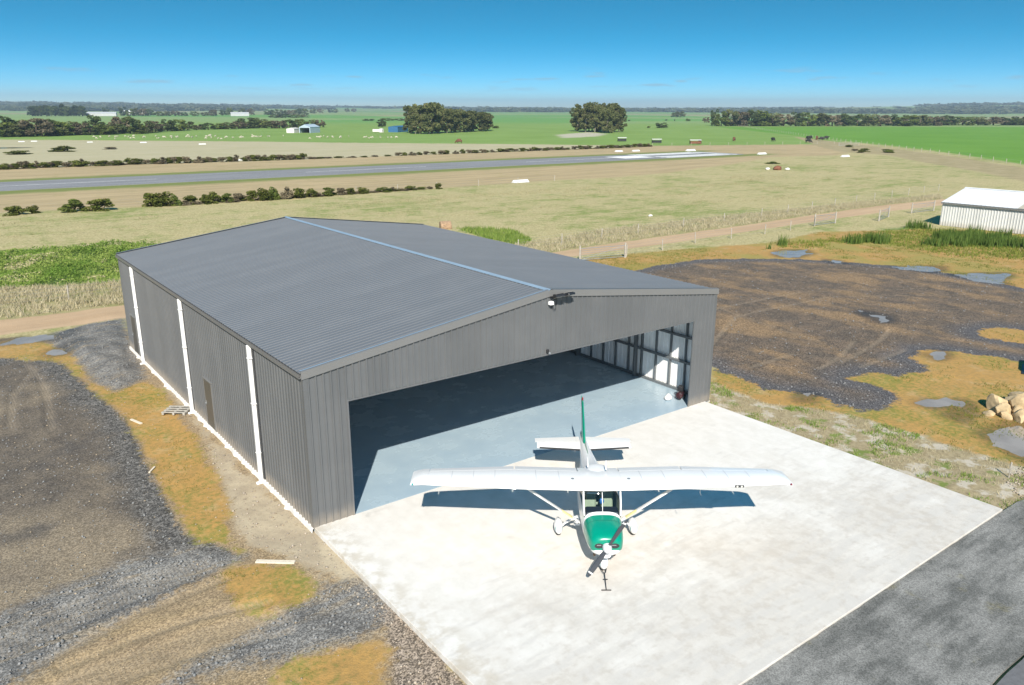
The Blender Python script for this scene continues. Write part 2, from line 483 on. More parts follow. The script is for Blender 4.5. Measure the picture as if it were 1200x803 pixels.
RUTS = [[(-8.7, -0.1), (-7.5, .36), (-5.7, .78), (-3.4, .46)], [(-8.35, -1.8), (-6.96, -1.41), (-5.4, -.97), (-3.2, -.78)],
        [(-9.2, -1.1), (-7.2, -.5), (-5.6, -.2), (-3.4, -.1)],
        [(-7.9, -2.9), (-6.2, -2.8), (-4.4, -2.9), (-2.5, -3.4)], [(-8.2, -3.8), (-6.4, -3.6), (-4.6, -3.7), (-2.6, -4.3)],
        [(-6.9, 16.1), (-6.3, 21), (-4.9, 24.8), (-3.7, 24.9)], [(-5.5, 15), (-5.1, 18.7), (-4.9, 23.1), (-5.2, 26)],
        [(30.2, -.3), (33.1, .1), (36.8, .9), (39.2, 1.7)], [(28.3, -.2), (31.2, .3), (34.6, 1.5)], [(30.4, -1.4), (35.4, -1.2)],
        [(-9.0, -.55), (-7.3, -.1), (-5.6, .25), (-3.3, .2)], [(-7.6, -2.3), (-6.0, -2.1), (-4.4, -2.2), (-2.6, -2.7)], [(-7.9, -3.35), (-6.3, -3.2), (-4.5, -3.3), (-2.5, -3.8)],
        [(34.8, 11.8), (33.8, 6.9), (33, 2.8)], [(25.7, 2.2), (29.5, 2.2), (30.5, .4)], [(27, 6), (34, 9.5), (44, 9), (52, 4)], [(27, 8), (34, 11.6), (44, 11.2), (53, 6)]]
CX, CY = -8.7, -22.0


def ground_h(X, Y, micro=True):
    X = np.asarray(X, float); Y = np.asarray(Y, float)
    r = np.hypot(X - CX, Y - CY)
    z = np.full(X.shape, -0.15)
    z = z - 0.10 * sstep(1.0, -1.5, X) * sstep(-16, -8, Y) * sstep(48, 34, Y)
    az = np.arctan2(X - CX, Y - CY)
    amp = 15 + 7 * np.sin(az * 5.3 + 1.0) + 22 * sstep(0.85, 1.25, az) + 10 * sstep(0.5, 0.1, az)
    hill = sstep(2600, 5600, r) * (amp + 16 * (fbm(X / 1300, Y / 1300, 3) - 0.4))
    z = z + np.maximum(hill, 0) + sstep(700, 1600, r) * 2.0 * (fbm(X / 500, Y / 500, 8) - 0.45)
    if micro:
        foot = (X > -0.4) & (X < 19.9) & (Y > -13) & (Y < 26)
        w = sstep(170, 90, r) * np.where(foot | (Y < -12.6), 0, 1)
        pd = np.full(X.shape, -99.0)
        near = r < 110
        if near.any():
            xs, ys = X[near], Y[near]
            q = np.full(xs.shape, -99.0)
            for p in PUDDLES.values():
                q = np.maximum(q, poly_sd(xs, ys, p))
            pd[near] = q
        w = w * sstep(1.2, 3.0, -pd)
        m = 0.10 * (fbm(X * .35, Y * .35, 11) - .5) + 0.05 * (fbm(X * 1.7, Y * 1.7, 12) - .5)
        z = z + w * m
        # hollows that hold water
        z = z - 0.03 * sstep(-.35, .35, pd - .15 + 2.0 * (fbm(X * 1.1, Y * 1.1, 5, 3) - .5))
        if near.any():
            rd = np.full(xs.shape, 99.0)
            for l in RUTS:
                rd = np.minimum(rd, line_d(xs, ys, l))
            dz = np.zeros(X.shape)
            dz[near] = -0.045 * sstep(.26, .08, rd) + 0.025 * sstep(.5, .32, rd) * sstep(.2, .32, rd)
            z = z + dz * np.where(foot, 0, 1)
            # spoil heaps of crushed rock behind the hangar and the low bank by the apron
            heap = poly_sd(X[near], Y[near], ZONES['blue3'])
            dz = np.zeros(X.shape)
            dz[near] = 0.30 * sstep(0, 1.2, heap) * (0.4 + fbm(X[near] * .9, Y[near] * .9, 21))
            z = z + dz * np.where(foot, 0, 1)
    return z


def gz(x, y):
    return float(ground_h(np.array([x]), np.array([y]))[0])


def build_ground():
    fine = np.arange(37.15 - 46, 37.15 + 46, 0.2)
    coarse = np.arange(37.15 + 46, 37.15 + 314, 4.0)
    ang = np.radians(np.concatenate([fine, coarse]))
    rad = [2.0]
    while rad[-1] < 9200:
        rad.append(rad[-1] * (1.0085 if rad[-1] < 1500 else 1.02) if rad[-1] > 12 else rad[-1] + 0.4)
    rad = np.array(rad)
    na, nr = len(ang), len(rad)
    A, Rr = np.meshgrid(ang, rad)
    X = (CX + np.sin(A) * Rr).ravel(); Y = (CY + np.cos(A) * Rr).ravel()
    Z = ground_h(X, Y)
    i = np.arange(nr - 1)[:, None]; j = np.arange(na)[None, :]
    a = i * na + j; b = i * na + (j + 1) % na
    F = np.stack([a, a + na, b + na, b], -1).reshape(-1, 4)
    V = np.stack([X, Y, Z], -1)
    c = len(V)
    V = np.vstack([V, [CX, CY, -0.15]])
    # centre cap as degenerate-free fan of quads
    X = V[:, 0]; Y = V[:, 1]
    r = np.hypot(X - CX, Y - CY)
    at = {}

    def sd(names, rmax, cap=60.0):
        m = r < rmax
        o = np.full(len(X), -cap)
        for n in names:
            o[m] = np.maximum(o[m], poly_sd(X[m], Y[m], ZONES[n], cap))
        return o
    at['z_gravel'] = sd(['gravel'], 90); at['z_blue'] = sd(['blue1', 'blue2', 'blue3'], 90)
    at['z_ochre'] = sd(['ochre1', 'ochre2', 'ochre3'], 90); at['z_pale'] = sd(['pale'], 60); at['z_stony'] = sd(['stony'], 40)
    at['z_dirt'] = sd(['dirt'], 110); at['z_rochre'] = sd(['rochre'], 180); at['z_rgravel'] = sd(['rgravel'], 140)
    at['z_rdry'] = sd(['rdry'], 90); at['z_lush'] = sd(['lush1', 'lush2', 'lush3'], 190); at['z_ltall'] = sd(['ltall'], 260)
    at['z_track'] = sd(['track'], 300); at['z_verge'] = sd(['verge'], 700); at['z_field'] = sd(['field2'], 900)
    at['z_green'] = sd(['green'], 1e5, 200); at['z_vgreen'] = sd(['vgreen'], 2500, 200); at['z_dstrip'] = sd(['dstrip'], 700)
    at['z_scald'] = sd(['scald'], 800)
    m = r < 110
    rd = np.full(len(X), 9.0); rd2 = rd[m]
    for l in RUTS:
        rd2 = np.minimum(rd2, line_d(X[m], Y[m], l))
    rd[m] = rd2
    at['z_rut'] = rd
    pd = np.full(len(X), -9.0); p2 = pd[m]
    for p in PUDDLES.values():
        p2 = np.maximum(p2, poly_sd(X[m], Y[m], p, 9))
    pd[m] = p2
    at['z_wet'] = pd
    me = np_mesh('ground', V, F, ground_mat(), at, smooth=True)
    o = link('ground', me)
    tag(o, kind='structure')
    return o


def ground_mat():
    b = NB('ground_soil_and_grass')
    n_lo = b.noise(0.03, 3, 0.6); n_mid = b.noise(0.22, 4, 0.62); n_m2 = b.noise(0.9, 4, 0.65); n_fine = b.noise(5.0, 4, 0.75); n_vf = b.noise(22.0, 2, 0.7)
    streak = b.noise(1.0, 5, 0.65, sc=(0.05, 0.5, 1))
    sep = b.n('ShaderNodeSeparateXYZ'); b.l(b.pos, sep.inputs[0])
    dist = b.n('ShaderNodeVectorMath'); dist.operation = 'DISTANCE'
    b.l(b.pos, dist.inputs[0]); dist.inputs[1].default_value = (0, 0, 0)

    def jitter(n, amp):
        return b.math('MULTIPLY', b.math('SUBTRACT', n, 0.5), amp)

    def mask(zone, amp, w, n=None, n2=None, amp2=0.0, off=0.0):
        s = b.math('ADD', b.attr(zone), jitter(n if n is not None else n_m2, amp))
        if n2 is not None: s = b.math('ADD', s, jitter(n2, amp2))
        return b.ss(s, -w + off, w + off)

    def two(c1, c2, n, a=0.35, z=0.65):
        return b.mix(b.ss(n, a, z), c1, c2)
    blend = b.math('ADD', b.math('MULTIPLY', n_mid, 0.55), b.math('MULTIPLY', n_fine, 0.45))
    fl = b.math('ADD', b.math('MULTIPLY', n_lo, 0.6), b.math('MULTIPLY', streak, 0.4))
    # paddock behind the hangar: straw and green mottled together
    straw = two((0.33, 0.275, 0.125), (0.43, 0.37, 0.20), n_fine)
    grn = two((0.17, 0.205, 0.05), (0.24, 0.26, 0.085), n_fine)
    gsel = b.math('ADD', b.math('MULTIPLY', fl, 0.45), b.math('ADD', b.math('MULTIPLY', n_mid, 0.3), b.math('MULTIPLY', n_m2, 0.25)))
    col = b.mix(b.ss(gsel, 0.47, 0.60), straw, grn)
    col = b.scale(col, b.ss(n_fine, .25, .75, .78, 1.2))
    # dry verge beside the runway
    verge = two((0.42, 0.32, 0.18), (0.31, 0.24, 0.13), streak, .3, .7)
    verge = b.mix(b.ss(n_mid, .55, .75, 0, .6), verge, (0.24, 0.22, 0.08))
    col = b.mix(mask('z_verge', 6, 1.5, n_mid), col, verge)
    ry = b.math('ABSOLUTE', b.math('SUBTRACT', sep.outputs['Y'], 142.0))
    band = b.math('MULTIPLY', b.ss(ry, 8.0, 9.5), b.ss(b.math('ADD', ry, jitter(n_mid, 5)), 13.0, 18.0, 1, 0))
    xlim = b.ss(sep.outputs['X'], 200, 215, 1, 0)
    col = b.mix(b.math('MULTIPLY', b.math('MULTIPLY', band, 0.95), xlim), col, (0.15, 0.18, 0.045))
    f2 = two((0.41, 0.36, 0.235), (0.34, 0.31, 0.175), streak, .35, .7)
    col = b.mix(mask('z_field', 8, 2.0, n_mid), col, f2)
    # green pasture, field by field
    vc = b.voro(0.0028, 'Color')
    vs = b.n('ShaderNodeSeparateColor'); b.l(vc, vs.inputs[0])
    pas = two((0.15, 0.235, 0.045), (0.19, 0.28, 0.068), fl, .35, .65)
    pas = b.mix(b.ss(n_fine, .3, .8, 0, .25), pas, (0.17, 0.25, 0.07))
    pasfar = b.mix(b.ss(vs.outputs[0], .30, .34), (0.12, 0.25, 0.055), (0.19, 0.27, 0.09))
    pasfar = b.mix(b.ss(vs.outputs[1], .74, .78), pasfar, (0.25, 0.25, 0.12))
    pas = b.mix(b.ss(dist.outputs['Value'], 650, 900), pas, pasfar)
    pas = b.mix(b.ss(streak, .66, .80, 0, .5), pas, (0.28, 0.30, 0.12))
    col = b.mix(mask('z_green', 8, 1.5, n_mid), col, pas)
    col = b.mix(mask('z_vgreen', 1.0, 1.2, n_mid), col, two((0.095, 0.215, 0.02), (0.125, 0.25, 0.03), fl, .3, .7))
    col = b.mix(mask('z_scald', 8, 3, n_mid), col, (0.40, 0.37, 0.27))
    ds = two((0.36, 0.29, 0.17), (0.25, 0.21, 0.10), blend)
    col = b.mix(mask('z_dstrip', 4, 1.2, n_mid), col, ds)
    # long rank grass by the track
    lt = two((0.33, 0.28, 0.15), (0.22, 0.22, 0.075), blend)
    col = b.mix(mask('z_ltall', 1.2, .5), col, lt)
    lg = two((0.085, 0.16, 0.028), (0.14, 0.19, 0.05), blend)
    col = b.mix(mask('z_lush', 3.0, .8), col, lg)
    trk = two((0.47, 0.33, 0.205), (0.40, 0.275, 0.165), streak)
    trk = b.mix(b.ss(n_fine, .55, .8, 0, .4), trk, (0.55, 0.45, 0.33))
    col = b.mix(mask('z_track', .7, .2), col, trk)
    # clay and moss
    och = two((0.41, 0.24, 0.075), (0.32, 0.20, 0.07), n_fine)
    och = b.mix(b.ss(n_m2, .50, .72, 0, .55), och, (0.44, 0.32, 0.165))
    moss = two((0.22, 0.205, 0.035), (0.14, 0.175, 0.03), n_fine)
    och = b.mix(b.ss(blend, .45, .62, 0, .75), och, moss)
    rd_ = b.mix(b.ss(n_mid, .42, .66, 0, .8), och, two((0.25, 0.225, 0.06), (0.33, 0.25, 0.085), n_fine))
    col = b.mix(mask('z_rochre', 1.5, .4), col, b.mix(b.ss(sep.outputs['X'], 36, 50), och, rd_))
    # crushed rock
    vcell = b.voro(26.0, 'Color')
    vcs = b.n('ShaderNodeSeparateColor'); b.l(vcell, vcs.inputs[0])
    speck = b.math('ADD', b.math('MULTIPLY', vcs.outputs[0], 0.55), b.math('MULTIPLY', n_vf, 0.45))
    speckf = b.ss(speck, .28, .78, .45, 1.8)
    ystr = b.noise(1.0, 4, .65, sc=(.35, 2.6, 1, -.12))
    big = b.voro(9.0, 'Color'); bigs = b.n('ShaderNodeSeparateColor'); b.l(big, bigs.inputs[0])
    bigf = b.ss(bigs.outputs[0], .1, .9, .72, 1.35)
    spk2 = b.ss(speck, .28, .78, .68, 1.38)
    gr = two((0.102, 0.086, 0.070), (0.14, 0.115, 0.088), n_m2)
    gr = b.mix(b.ss(b.noise(.13, 4, .55), .46, .64, 0, .9), gr, (0.235, 0.188, 0.13))
    gr = b.mix(b.ss(b.noise(.3, 3, .55), .55, .68, 0, .75), gr, (0.085, 0.076, 0.068))
    gr = b.scale(gr, spk2)
    rim = b.ss(b.math('ADD', b.attr('z_gravel'), jitter(n_m2, 1.4)), .5, 1.9)
    gr = b.mix(rim, b.scale(b.scale((0.098, 0.092, 0.084), speckf), bigf), gr)
    rgs = b.noise(0.3, 5, 0.62, sc=(1.0, 0.55, 1, 0.6))
    rg = two((0.098, 0.078, 0.060), (0.145, 0.107, 0.076), n_m2)
    rg = b.mix(b.ss(rgs, .47, .62, 0, .85), rg, (0.235, 0.155, 0.085))
    rg = b.scale(rg, speckf)
    edge = b.ss(b.attr('z_rgravel'), .4, 2.4)
    rg = b.mix(edge, b.scale((0.088, 0.082, 0.082), speckf), rg)
    col = b.mix(mask('z_rgravel', 1.6, .15, n_m2, n_fine, .9), col, rg)
    # rank dry grass and sand beside the apron
    rdc = two((0.34, 0.28, 0.17), (0.25, 0.20, 0.115), n_fine)
    rdc = b.mix(b.ss(n_m2, .54, .64), rdc, (0.15, 0.19, 0.045))
    rdc = b.mix(b.ss(b.noise(1.1, 4, .6), .52, .62), rdc, (0.44, 0.39, 0.31))
    col = b.mix(mask('z_rdry', .9, .25, n_m2, n_fine, .4), col, rdc)
    # left yard
    dt = two((0.225, 0.165, 0.10), (0.30, 0.225, 0.135), blend)
    dt = b.mix(b.ss(ystr, .45, .62, 0, .7), dt, (0.31, 0.225, 0.125))
    dt = b.scale(dt, b.ss(speck, .25, .78, .68, 1.38))
    col = b.mix(mask('z_dirt', 1.0, .3), col, dt)
    col = b.mix(mask('z_gravel', 1.6, .15, n_m2, n_fine, 1.0), col, gr)
    pl = two((0.43, 0.36, 0.25), (0.33, 0.27, 0.19), n_m2)
    pl = b.mix(b.ss(n_fine, .55, .7, 0, .8), pl, (0.20, 0.165, 0.13))
    col = b.mix(mask('z_pale', 1.6, .25, n_m2, n_fine, 1.0), col, pl)
    st = two((0.25, 0.20, 0.155), (0.17, 0.135, 0.10), n_fine)
    col = b.mix(mask('z_stony', .8, .2, n_m2, n_fine, .4), col, b.scale(st, speckf))
    bl = two((0.12, 0.116, 0.110), (0.19, 0.182, 0.168), n_m2)
    bl = b.mix(b.ss(ystr, .52, .66, 0, .6), bl, (0.27, 0.215, 0.145))
    col = b.mix(mask('z_blue', 1.6, .4, ystr, n_fine, 1.6), col, b.scale(bl, b.ss(speck, .28, .78, .58, 1.55)))
    col = b.mix(mask('z_ochre', 1.6, .2, n_m2, n_fine, 1.0), col, och)
    # wheel ruts: pale fines pressed into the surface
    wv = b.n('ShaderNodeTexWave'); wv.wave_type = 'BANDS'; wv.bands_direction = 'X'
    for k_, v_ in (('Scale', 2.6), ('Distortion', 2.5), ('Detail', 2), ('Detail Scale', 2.0)): wv.inputs[k_].default_value = v_
    b.l(b.pos, wv.inputs['Vector'])
    rut = b.ss(b.math('ADD', b.attr('z_rut'), jitter(n_fine, .22)), .08, .24, .42, 0)
    rut = b.math('MULTIPLY', rut, b.ss(wv.outputs['Fac'], .2, .8, .35, 1.0))
    col = b.mix(rut, col, b.mix(.5, col, (0.42, 0.34, 0.24)))
    wet = b.ss(b.math('ADD', b.attr('z_wet'), jitter(n_m2, 1.2)), -.9, .1)
    col = b.mix(wet, col, b.scale(col, .55))
    h = b.math('ADD', b.math('MULTIPLY', n_fine, 0.6), b.math('MULTIPLY', speck, 0.5))
    nm = b.bump(h, 0.55, 0.06)
    rough = b.ss(wet, 0, 1, 0.95, 0.5)
    return b.bsdf(col, rough, 0, nm, spec=0.25)


build_ground()


def sheet(name, poly, z, mat, thick=0.0, kind='structure', jitter=0.0, step=1.5, bevel=0.0):
    """flat polygon sheet; with thickness it gets side faces down to z - thick"""
    pts = []
    for i, (x, y) in enumerate(poly):
        x2, y2 = poly[(i + 1) % len(poly)]
        d = math.hypot(x2 - x, y2 - y); n = max(1, int(d / step)) if jitter else 1
        for k in range(n):
            t = k / n
            pts.append((x + (x2 - x) * t + random.uniform(-jitter, jitter), y + (y2 - y) * t + random.uniform(-jitter, jitter)))
    m = MB()
    m.face([(x, y, z) for x, y in pts])
    if thick:
        for i in range(len(pts)):
            a = pts[i]; c = pts[(i + 1) % len(pts)]
            m.face([(a[0], a[1], z), (c[0], c[1], z), (c[0], c[1], z - thick), (a[0], a[1], z - thick)])
    o = m.build(name, mat)
    if kind: tag(o, kind=kind)
    return o


# ---- water lying in the hollows
def water_mat():
    b = NB('puddle_water')
    nm = b.bump(b.noise(6, 3), 0.06, 0.01)
    return b.bsdf(two_tone(b, (0.30, 0.265, 0.23), (0.24, 0.21, 0.18), b.noise(.9)), 0.06, 0, nm, spec=0.5)


def two_tone(b, c1, c2, n, a=.35, z=.65):
    return b.mix(b.ss(n, a, z), c1, c2)


M_water = water_mat()
for k, p in PUDDLES.items():
    c = np.mean(p, axis=0)
    q = [(c[0] + (x - c[0]) * 1.0 + (1.0 if x > c[0] else -1.0), c[1] + (y - c[1]) * 1.0 + (1.0 if y > c[1] else -1.0)) for x, y in p]
    base = -0.15 - 0.10 * float(sstep(1.0, -1.5, np.array([c[0]]))[0])
    sheet('puddle', q, base - 0.012, M_water)


# ---- runway
def runway_mat():
    b = NB('runway_asphalt')
    n = b.noise(1, 5, .6, sc=(.06, .7, 1)); f = b.noise(3, 4)
    c = two_tone(b, (0.18, 0.18, 0.185), (0.23, 0.23, 0.235), n)
    return b.bsdf(b.scale(c, b.ss(f, .2, .8, .85, 1.15)), .9, 0, None, .2)


M_run = runway_mat()
M_paint = plain('white_runway_paint', (0.72, 0.71, 0.68), .8, 0, .12, 1.5)
sheet('runway', [(-700, 132.8), (196, 132.8), (199, 133.6), (199, 150.6), (196, 151.4), (-700, 151.4)], -0.10, M_run, .12, jitter=.25, step=6)


def markings():
    zz = -0.092
    # threshold bars
    k = 0
    for i in range(8):
        y0 = 134.2 + i * 2.15
        if i in (3, 4):
            continue
        sheet('runway_marking', [(165, y0), (193, y0), (193, y0 + 1.5), (165, y0 + 1.5)], zz, M_paint, jitter=.06, step=4)
    sheet('runway_marking', [(194.5, 133.8), (196.2, 133.8), (196.2, 150.4), (194.5, 150.4)], zz, M_paint, jitter=.06)
    sheet('runway_marking', [(152, 138.0), (164, 138.0), (164, 146.5), (152, 146.5)], zz, M_paint, jitter=.2)
    for x in range(-120, 150, 60):
        sheet('runway_marking', [(x, 141.9), (x + 30, 141.9), (x + 30, 142.2), (x, 142.2)], zz, M_paint, jitter=.05)


markings()


# ---- apron, forecourt, road
def apron_mat():
    b = NB('apron_concrete')
    sep = b.n('ShaderNodeSeparateXYZ'); b.l(b.pos, sep.inputs[0])
    n1 = b.noise(.35, 5, .62); n2 = b.noise(1.6, 5, .65); n3 = b.noise(30, 3, .7)
    br = b.noise(1.0, 5, .65, sc=(.6, 2.4, 1, .25))
    c = two_tone(b, (0.645, 0.62, 0.58), (0.60, 0.575, 0.53), n2)
    st = b.math('ADD', b.math('MULTIPLY', n1, .6), b.math('MULTIPLY', br, .4))
    # brown wash of soil that strengthens towards the road side
    tow = b.ss(sep.outputs['Y'], -13, -2, .30, .0)
    c = b.mix(b.ss(b.math('ADD', st, tow), .56, .82, 0, .7), c, (0.50, 0.46, 0.405))
    c = b.mix(b.ss(b.math('ADD', br, b.math('MULTIPLY', tow, .5)), .60, .72, 0, .45), c, (0.50, 0.48, 0.45))
    mot = b.math('ADD', b.math('MULTIPLY', b.noise(2.6, 4, .7), .7), b.math('MULTIPLY', n1, .3))
    c = b.mix(b.math('MULTIPLY', b.ss(mot, .47, .62), b.ss(sep.outputs['Y'], -12.5, -3.5, .55, .08)), c, (0.43, 0.385, 0.33))
    edge = b.math('MULTIPLY', b.ss(sep.outputs['X'], -.1, 1.3, 1, 0), b.ss(n2, .42, .62))
    c = b.mix(b.math('MULTIPLY', edge, .6), c, (0.42, 0.36, 0.27))
    sp = b.noise(.8, 2, .5)
    c = b.mix(b.ss(sp, .70, .78, 0, .5), c, (0.36, 0.35, 0.33))
    swp = b.noise(1.0, 4, .7, sc=(3.0, .35, 1, .5))
    c = b.scale(c, b.ss(swp, .3, .7, .97, 1.02))
    c = b.scale(c, b.ss(n3, .2, .8, .95, 1.04))
    nm = b.bump(b.noise(45, 3), .15, .004)
    return b.bsdf(c, .85, 0, nm, .25)


M_apron = apron_mat()
m = MB(); m.bbox(-0.02, 19.25, -12.89, -0.015, -0.2, 0.0, .012)
tag(m.build('concrete_apron', M_apron), kind='structure')


def forecourt_mat():
    b = NB('old_bitumen_forecourt')
    n1 = b.noise(.5, 5, .62); n2 = b.noise(2.2, 5, .65); n3 = b.noise(26, 3, .75); br = b.noise(1, 5, .65, sc=(.5, 2.2, 1, .1))
    c = two_tone(b, (0.105, 0.105, 0.098), (0.225, 0.22, 0.205), b.math('ADD', b.math('MULTIPLY', n1, .5), b.math('MULTIPLY', br, .5)), .38, .62)
    c = b.mix(b.ss(n2, .62, .72, 0, .7), c, (0.075, 0.075, 0.072))
    c = b.mix(b.ss(b.noise(.7, 4, .6), .60, .72, 0, .8), c, (0.16, 0.14, 0.07))
    c = b.scale(c, b.ss(n3, .25, .75, .5, 1.55))
    return b.bsdf(c, .92, 0, b.bump(n3, .4, .01), .2)


M_fore = forecourt_mat()
sheet('forecourt', [(-6, -16.5), (21.0, -16.42), (60, -16.3), (60, -14.5), (26, -13.7), (22.6, -13.3), (19.5, -12.86), (-6, -12.9)], -0.06, M_fore, .12, jitter=.05, step=.7)
M_road = plain('road_asphalt', (0.13, 0.13, 0.135), .9, 0, .12, 8, .3, .2)
sheet('road', [(-40, -30), (80, -30), (80, -16.38), (21, -16.5), (-40, -16.6)], -0.035, M_road, .12, jitter=.03, step=.8)
# ------------------------------------------------------------------ hangar
HW, HL, HE, HR = 19.48, 25.47, 5.287, 6.535
OX0, OX1, OZ = 1.404, 18.08, 4.06
SL = (HR - HE) / (HW / 2)


def roof_z(x): return HE + SL * (x if x < HW / 2 else HW - x)


def steel_mat(name, col, rough=.42, var=.05, dirt=True):
    b = NB(name)
    r = b.ss(b.rand(), 0, 1, 1 - var, 1 + var)
    c = b.scale(col, r)
    nz = b.noise(.7, 4, .6)
    c = b.mix(b.ss(nz, .4, .75, 0, .10), c, (0.24, 0.235, 0.23))
    if dirt:
        sep = b.n('ShaderNodeSeparateXYZ'); b.l(b.pos, sep.inputs[0])
        low = b.ss(b.math('ADD', sep.outputs['Z'], b.math('MULTIPLY', b.noise(3), -.5)), -.35, .35, .5, 0)
        c = b.mix(low, c, (0.33, 0.28, 0.22))
    return b.bsdf(c, rough, 0, None, .5)


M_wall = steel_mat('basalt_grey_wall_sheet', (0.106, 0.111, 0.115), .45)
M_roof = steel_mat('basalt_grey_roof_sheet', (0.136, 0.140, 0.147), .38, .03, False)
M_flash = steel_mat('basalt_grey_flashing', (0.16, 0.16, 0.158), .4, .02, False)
M_zinc = plain('zincalume_inner_face', (0.80, 0.81, 0.81), .5, 0.0, .08, 1.2)
M_foil = plain('roof_blanket_foil', (0.80, 0.81, 0.82), .5, 0, .1, 1)
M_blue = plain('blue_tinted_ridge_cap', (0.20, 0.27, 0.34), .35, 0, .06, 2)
M_white = plain('white_downpipe_paint', (0.80, 0.80, 0.79), .4, 0, .03, 3)
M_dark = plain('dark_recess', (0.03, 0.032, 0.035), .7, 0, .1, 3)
M_gal = plain('galvanised_steel', (0.33, 0.35, 0.36), .45, .5, .12, 4)
M_footing = plain('footing_concrete', (0.66, 0.63, 0.58), .9, 0, .14, 3.0, .3)
M_doorp = plain('door_paint', (0.085, 0.078, 0.066), .45, 0, .08, 2)


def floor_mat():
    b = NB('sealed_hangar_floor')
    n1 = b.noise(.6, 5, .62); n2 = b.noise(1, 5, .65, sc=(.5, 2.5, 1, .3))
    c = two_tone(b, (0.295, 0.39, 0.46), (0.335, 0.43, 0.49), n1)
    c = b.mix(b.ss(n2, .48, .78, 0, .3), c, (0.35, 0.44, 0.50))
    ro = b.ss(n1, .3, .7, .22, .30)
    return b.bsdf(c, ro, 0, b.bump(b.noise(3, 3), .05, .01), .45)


M_floor = floor_mat()
hangar = thing('hangar', 'large dark grey corrugated steel hangar with its wide front doorway standing open', 'hangar')

RIBS = ((0.0, 0.0), (0.082, 0.0), (0.098, 0.042), (0.142, 0.042), (0.158, 0.0))
PITCH_R = 0.25


def profile(u0, u1):
    pts = []
    k = int(math.floor(u0 / PITCH_R)) - 1
    while k * PITCH_R < u1 + PITCH_R:
        for du, d in RIBS:
            u = k * PITCH_R + du
            if u0 + 1e-6 < u < u1 - 1e-6: pts.append((u, d))
        k += 1

    def dep(u):
        f = u % PITCH_R
        for (a, da), (c, dc) in zip(RIBS[1:-1], RIBS[2:]):
            if a <= f <= c: return da + (dc - da) * (f - a) / (c - a)
        return 0.0
    return [(u0, dep(u0))] + pts + [(u1, dep(u1))]


def corr(u0, u1, lo, hi, place, splits=1, th=.006, extra=()):
    """one folded steel sheet: painted outside, bare inside"""
    pr = profile(u0, u1)
    for e in extra:
        if u0 < e < u1: pr.append((e, 0))
    pr.sort()
    m = MB()
    o0 = [place(u, lo(u), d) for u, d in pr]; o1 = [place(u, hi(u), d) for u, d in pr]
    i0 = [place(u, lo(u), d - th) for u, d in pr]; i1 = [place(u, hi(u), d - th) for u, d in pr]
    m.grid([o0, o1], 0); m.grid([i1, i0], 1)
    m.grid([o1, i1], 0); m.grid([i0, o0], 0)
    m.face([o0[0], i0[0], i1[0], o1[0]], 0); m.face([o0[-1], o1[-1], i1[-1], i0[-1]], 0)
    return m


def corr_mesh(m, name, mats):
    return m.mesh(name, mats)


# walls --------------------------------------------------------------
def wall(name):
    return link(name, None, hangar)


front = wall('front_wall')
segs = []
u = 0.0
def cuts(a, c, w=.75):
    o = [a]
    while o[-1] + w < c - .2: o.append(o[-1] + w)
    o.append(c)
    return list(zip(o[:-1], o[1:]))


for a, c, base in [(s[0], s[1], -.03) for s in cuts(0.05, OX0)] + [(s[0], s[1], OZ) for s in cuts(OX0, OX1)] + [(s[0], s[1], -.03) for s in cuts(OX1, HW - .05)]:
    mm = corr(a, c, lambda q: base, lambda q: roof_z(q) - .02, lambda q, v, d: (q, -.012 - d, v), extra=(HW / 2,))
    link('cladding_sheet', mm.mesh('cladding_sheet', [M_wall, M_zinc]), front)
back = wall('back_wall')
for a, c in cuts(0.05, HW - .05):
    if 15.6 < (a + c) / 2 < 16.4:  # unseen louvred window, added so daylight mirrors in the floor
        mm = corr(a, c, lambda q: -.03, lambda q: 3.5, lambda q, v, d: (q, HL + d, v))
        link('cladding_sheet', mm.mesh('cladding_sheet', [M_wall, M_zinc]), back)
        win = MB(); win.box(a, c, HL - .01, HL + .01, 3.5, 5.45)
        wo = win.build('added_window', glass_mat('frosted_pane', (.9, .93, .93)), back)
        fr = MB()
        for k in range(6): fr.box(a, c, HL - .03, HL + .03, 3.5 + k * .385, 3.54 + k * .385)
        for xx in (a, c - .04): fr.box(xx, xx + .04, HL - .032, HL + .032, 3.5, 5.46)
        fr.build('frame', M_gal, wo)
        mm = corr(a, c, lambda q: 5.46, lambda q: roof_z(q) - .02, lambda q, v, d: (q, HL + d, v))
        link('cladding_sheet', mm.mesh('cladding_sheet', [M_wall, M_zinc]), back)
        continue
    mm = corr(a, c, lambda q: -.03, lambda q: roof_z(q) - .02, lambda q, v, d: (q, HL + d, v), extra=(HW / 2,))
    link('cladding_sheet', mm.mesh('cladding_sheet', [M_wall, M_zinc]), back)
left = wall('left_wall'); right = wall('right_wall')
DOORS = [(9.9, 10.95), (23.05, 24.15)]
n_side = int((HL - .06) / .75)
ml = corr(0, .75, lambda q: -.03, lambda q: HE - .02, lambda q, v, d: (-.012 - d, q, v)).mesh('cladding_sheet', [M_wall, M_zinc])
mr = corr(0, .75, lambda q: -.03, lambda q: HE - .02, lambda q, v, d: (HW + .012 + d, q, v)).mesh('cladding_sheet', [M_wall, M_zinc])
y = 0.03
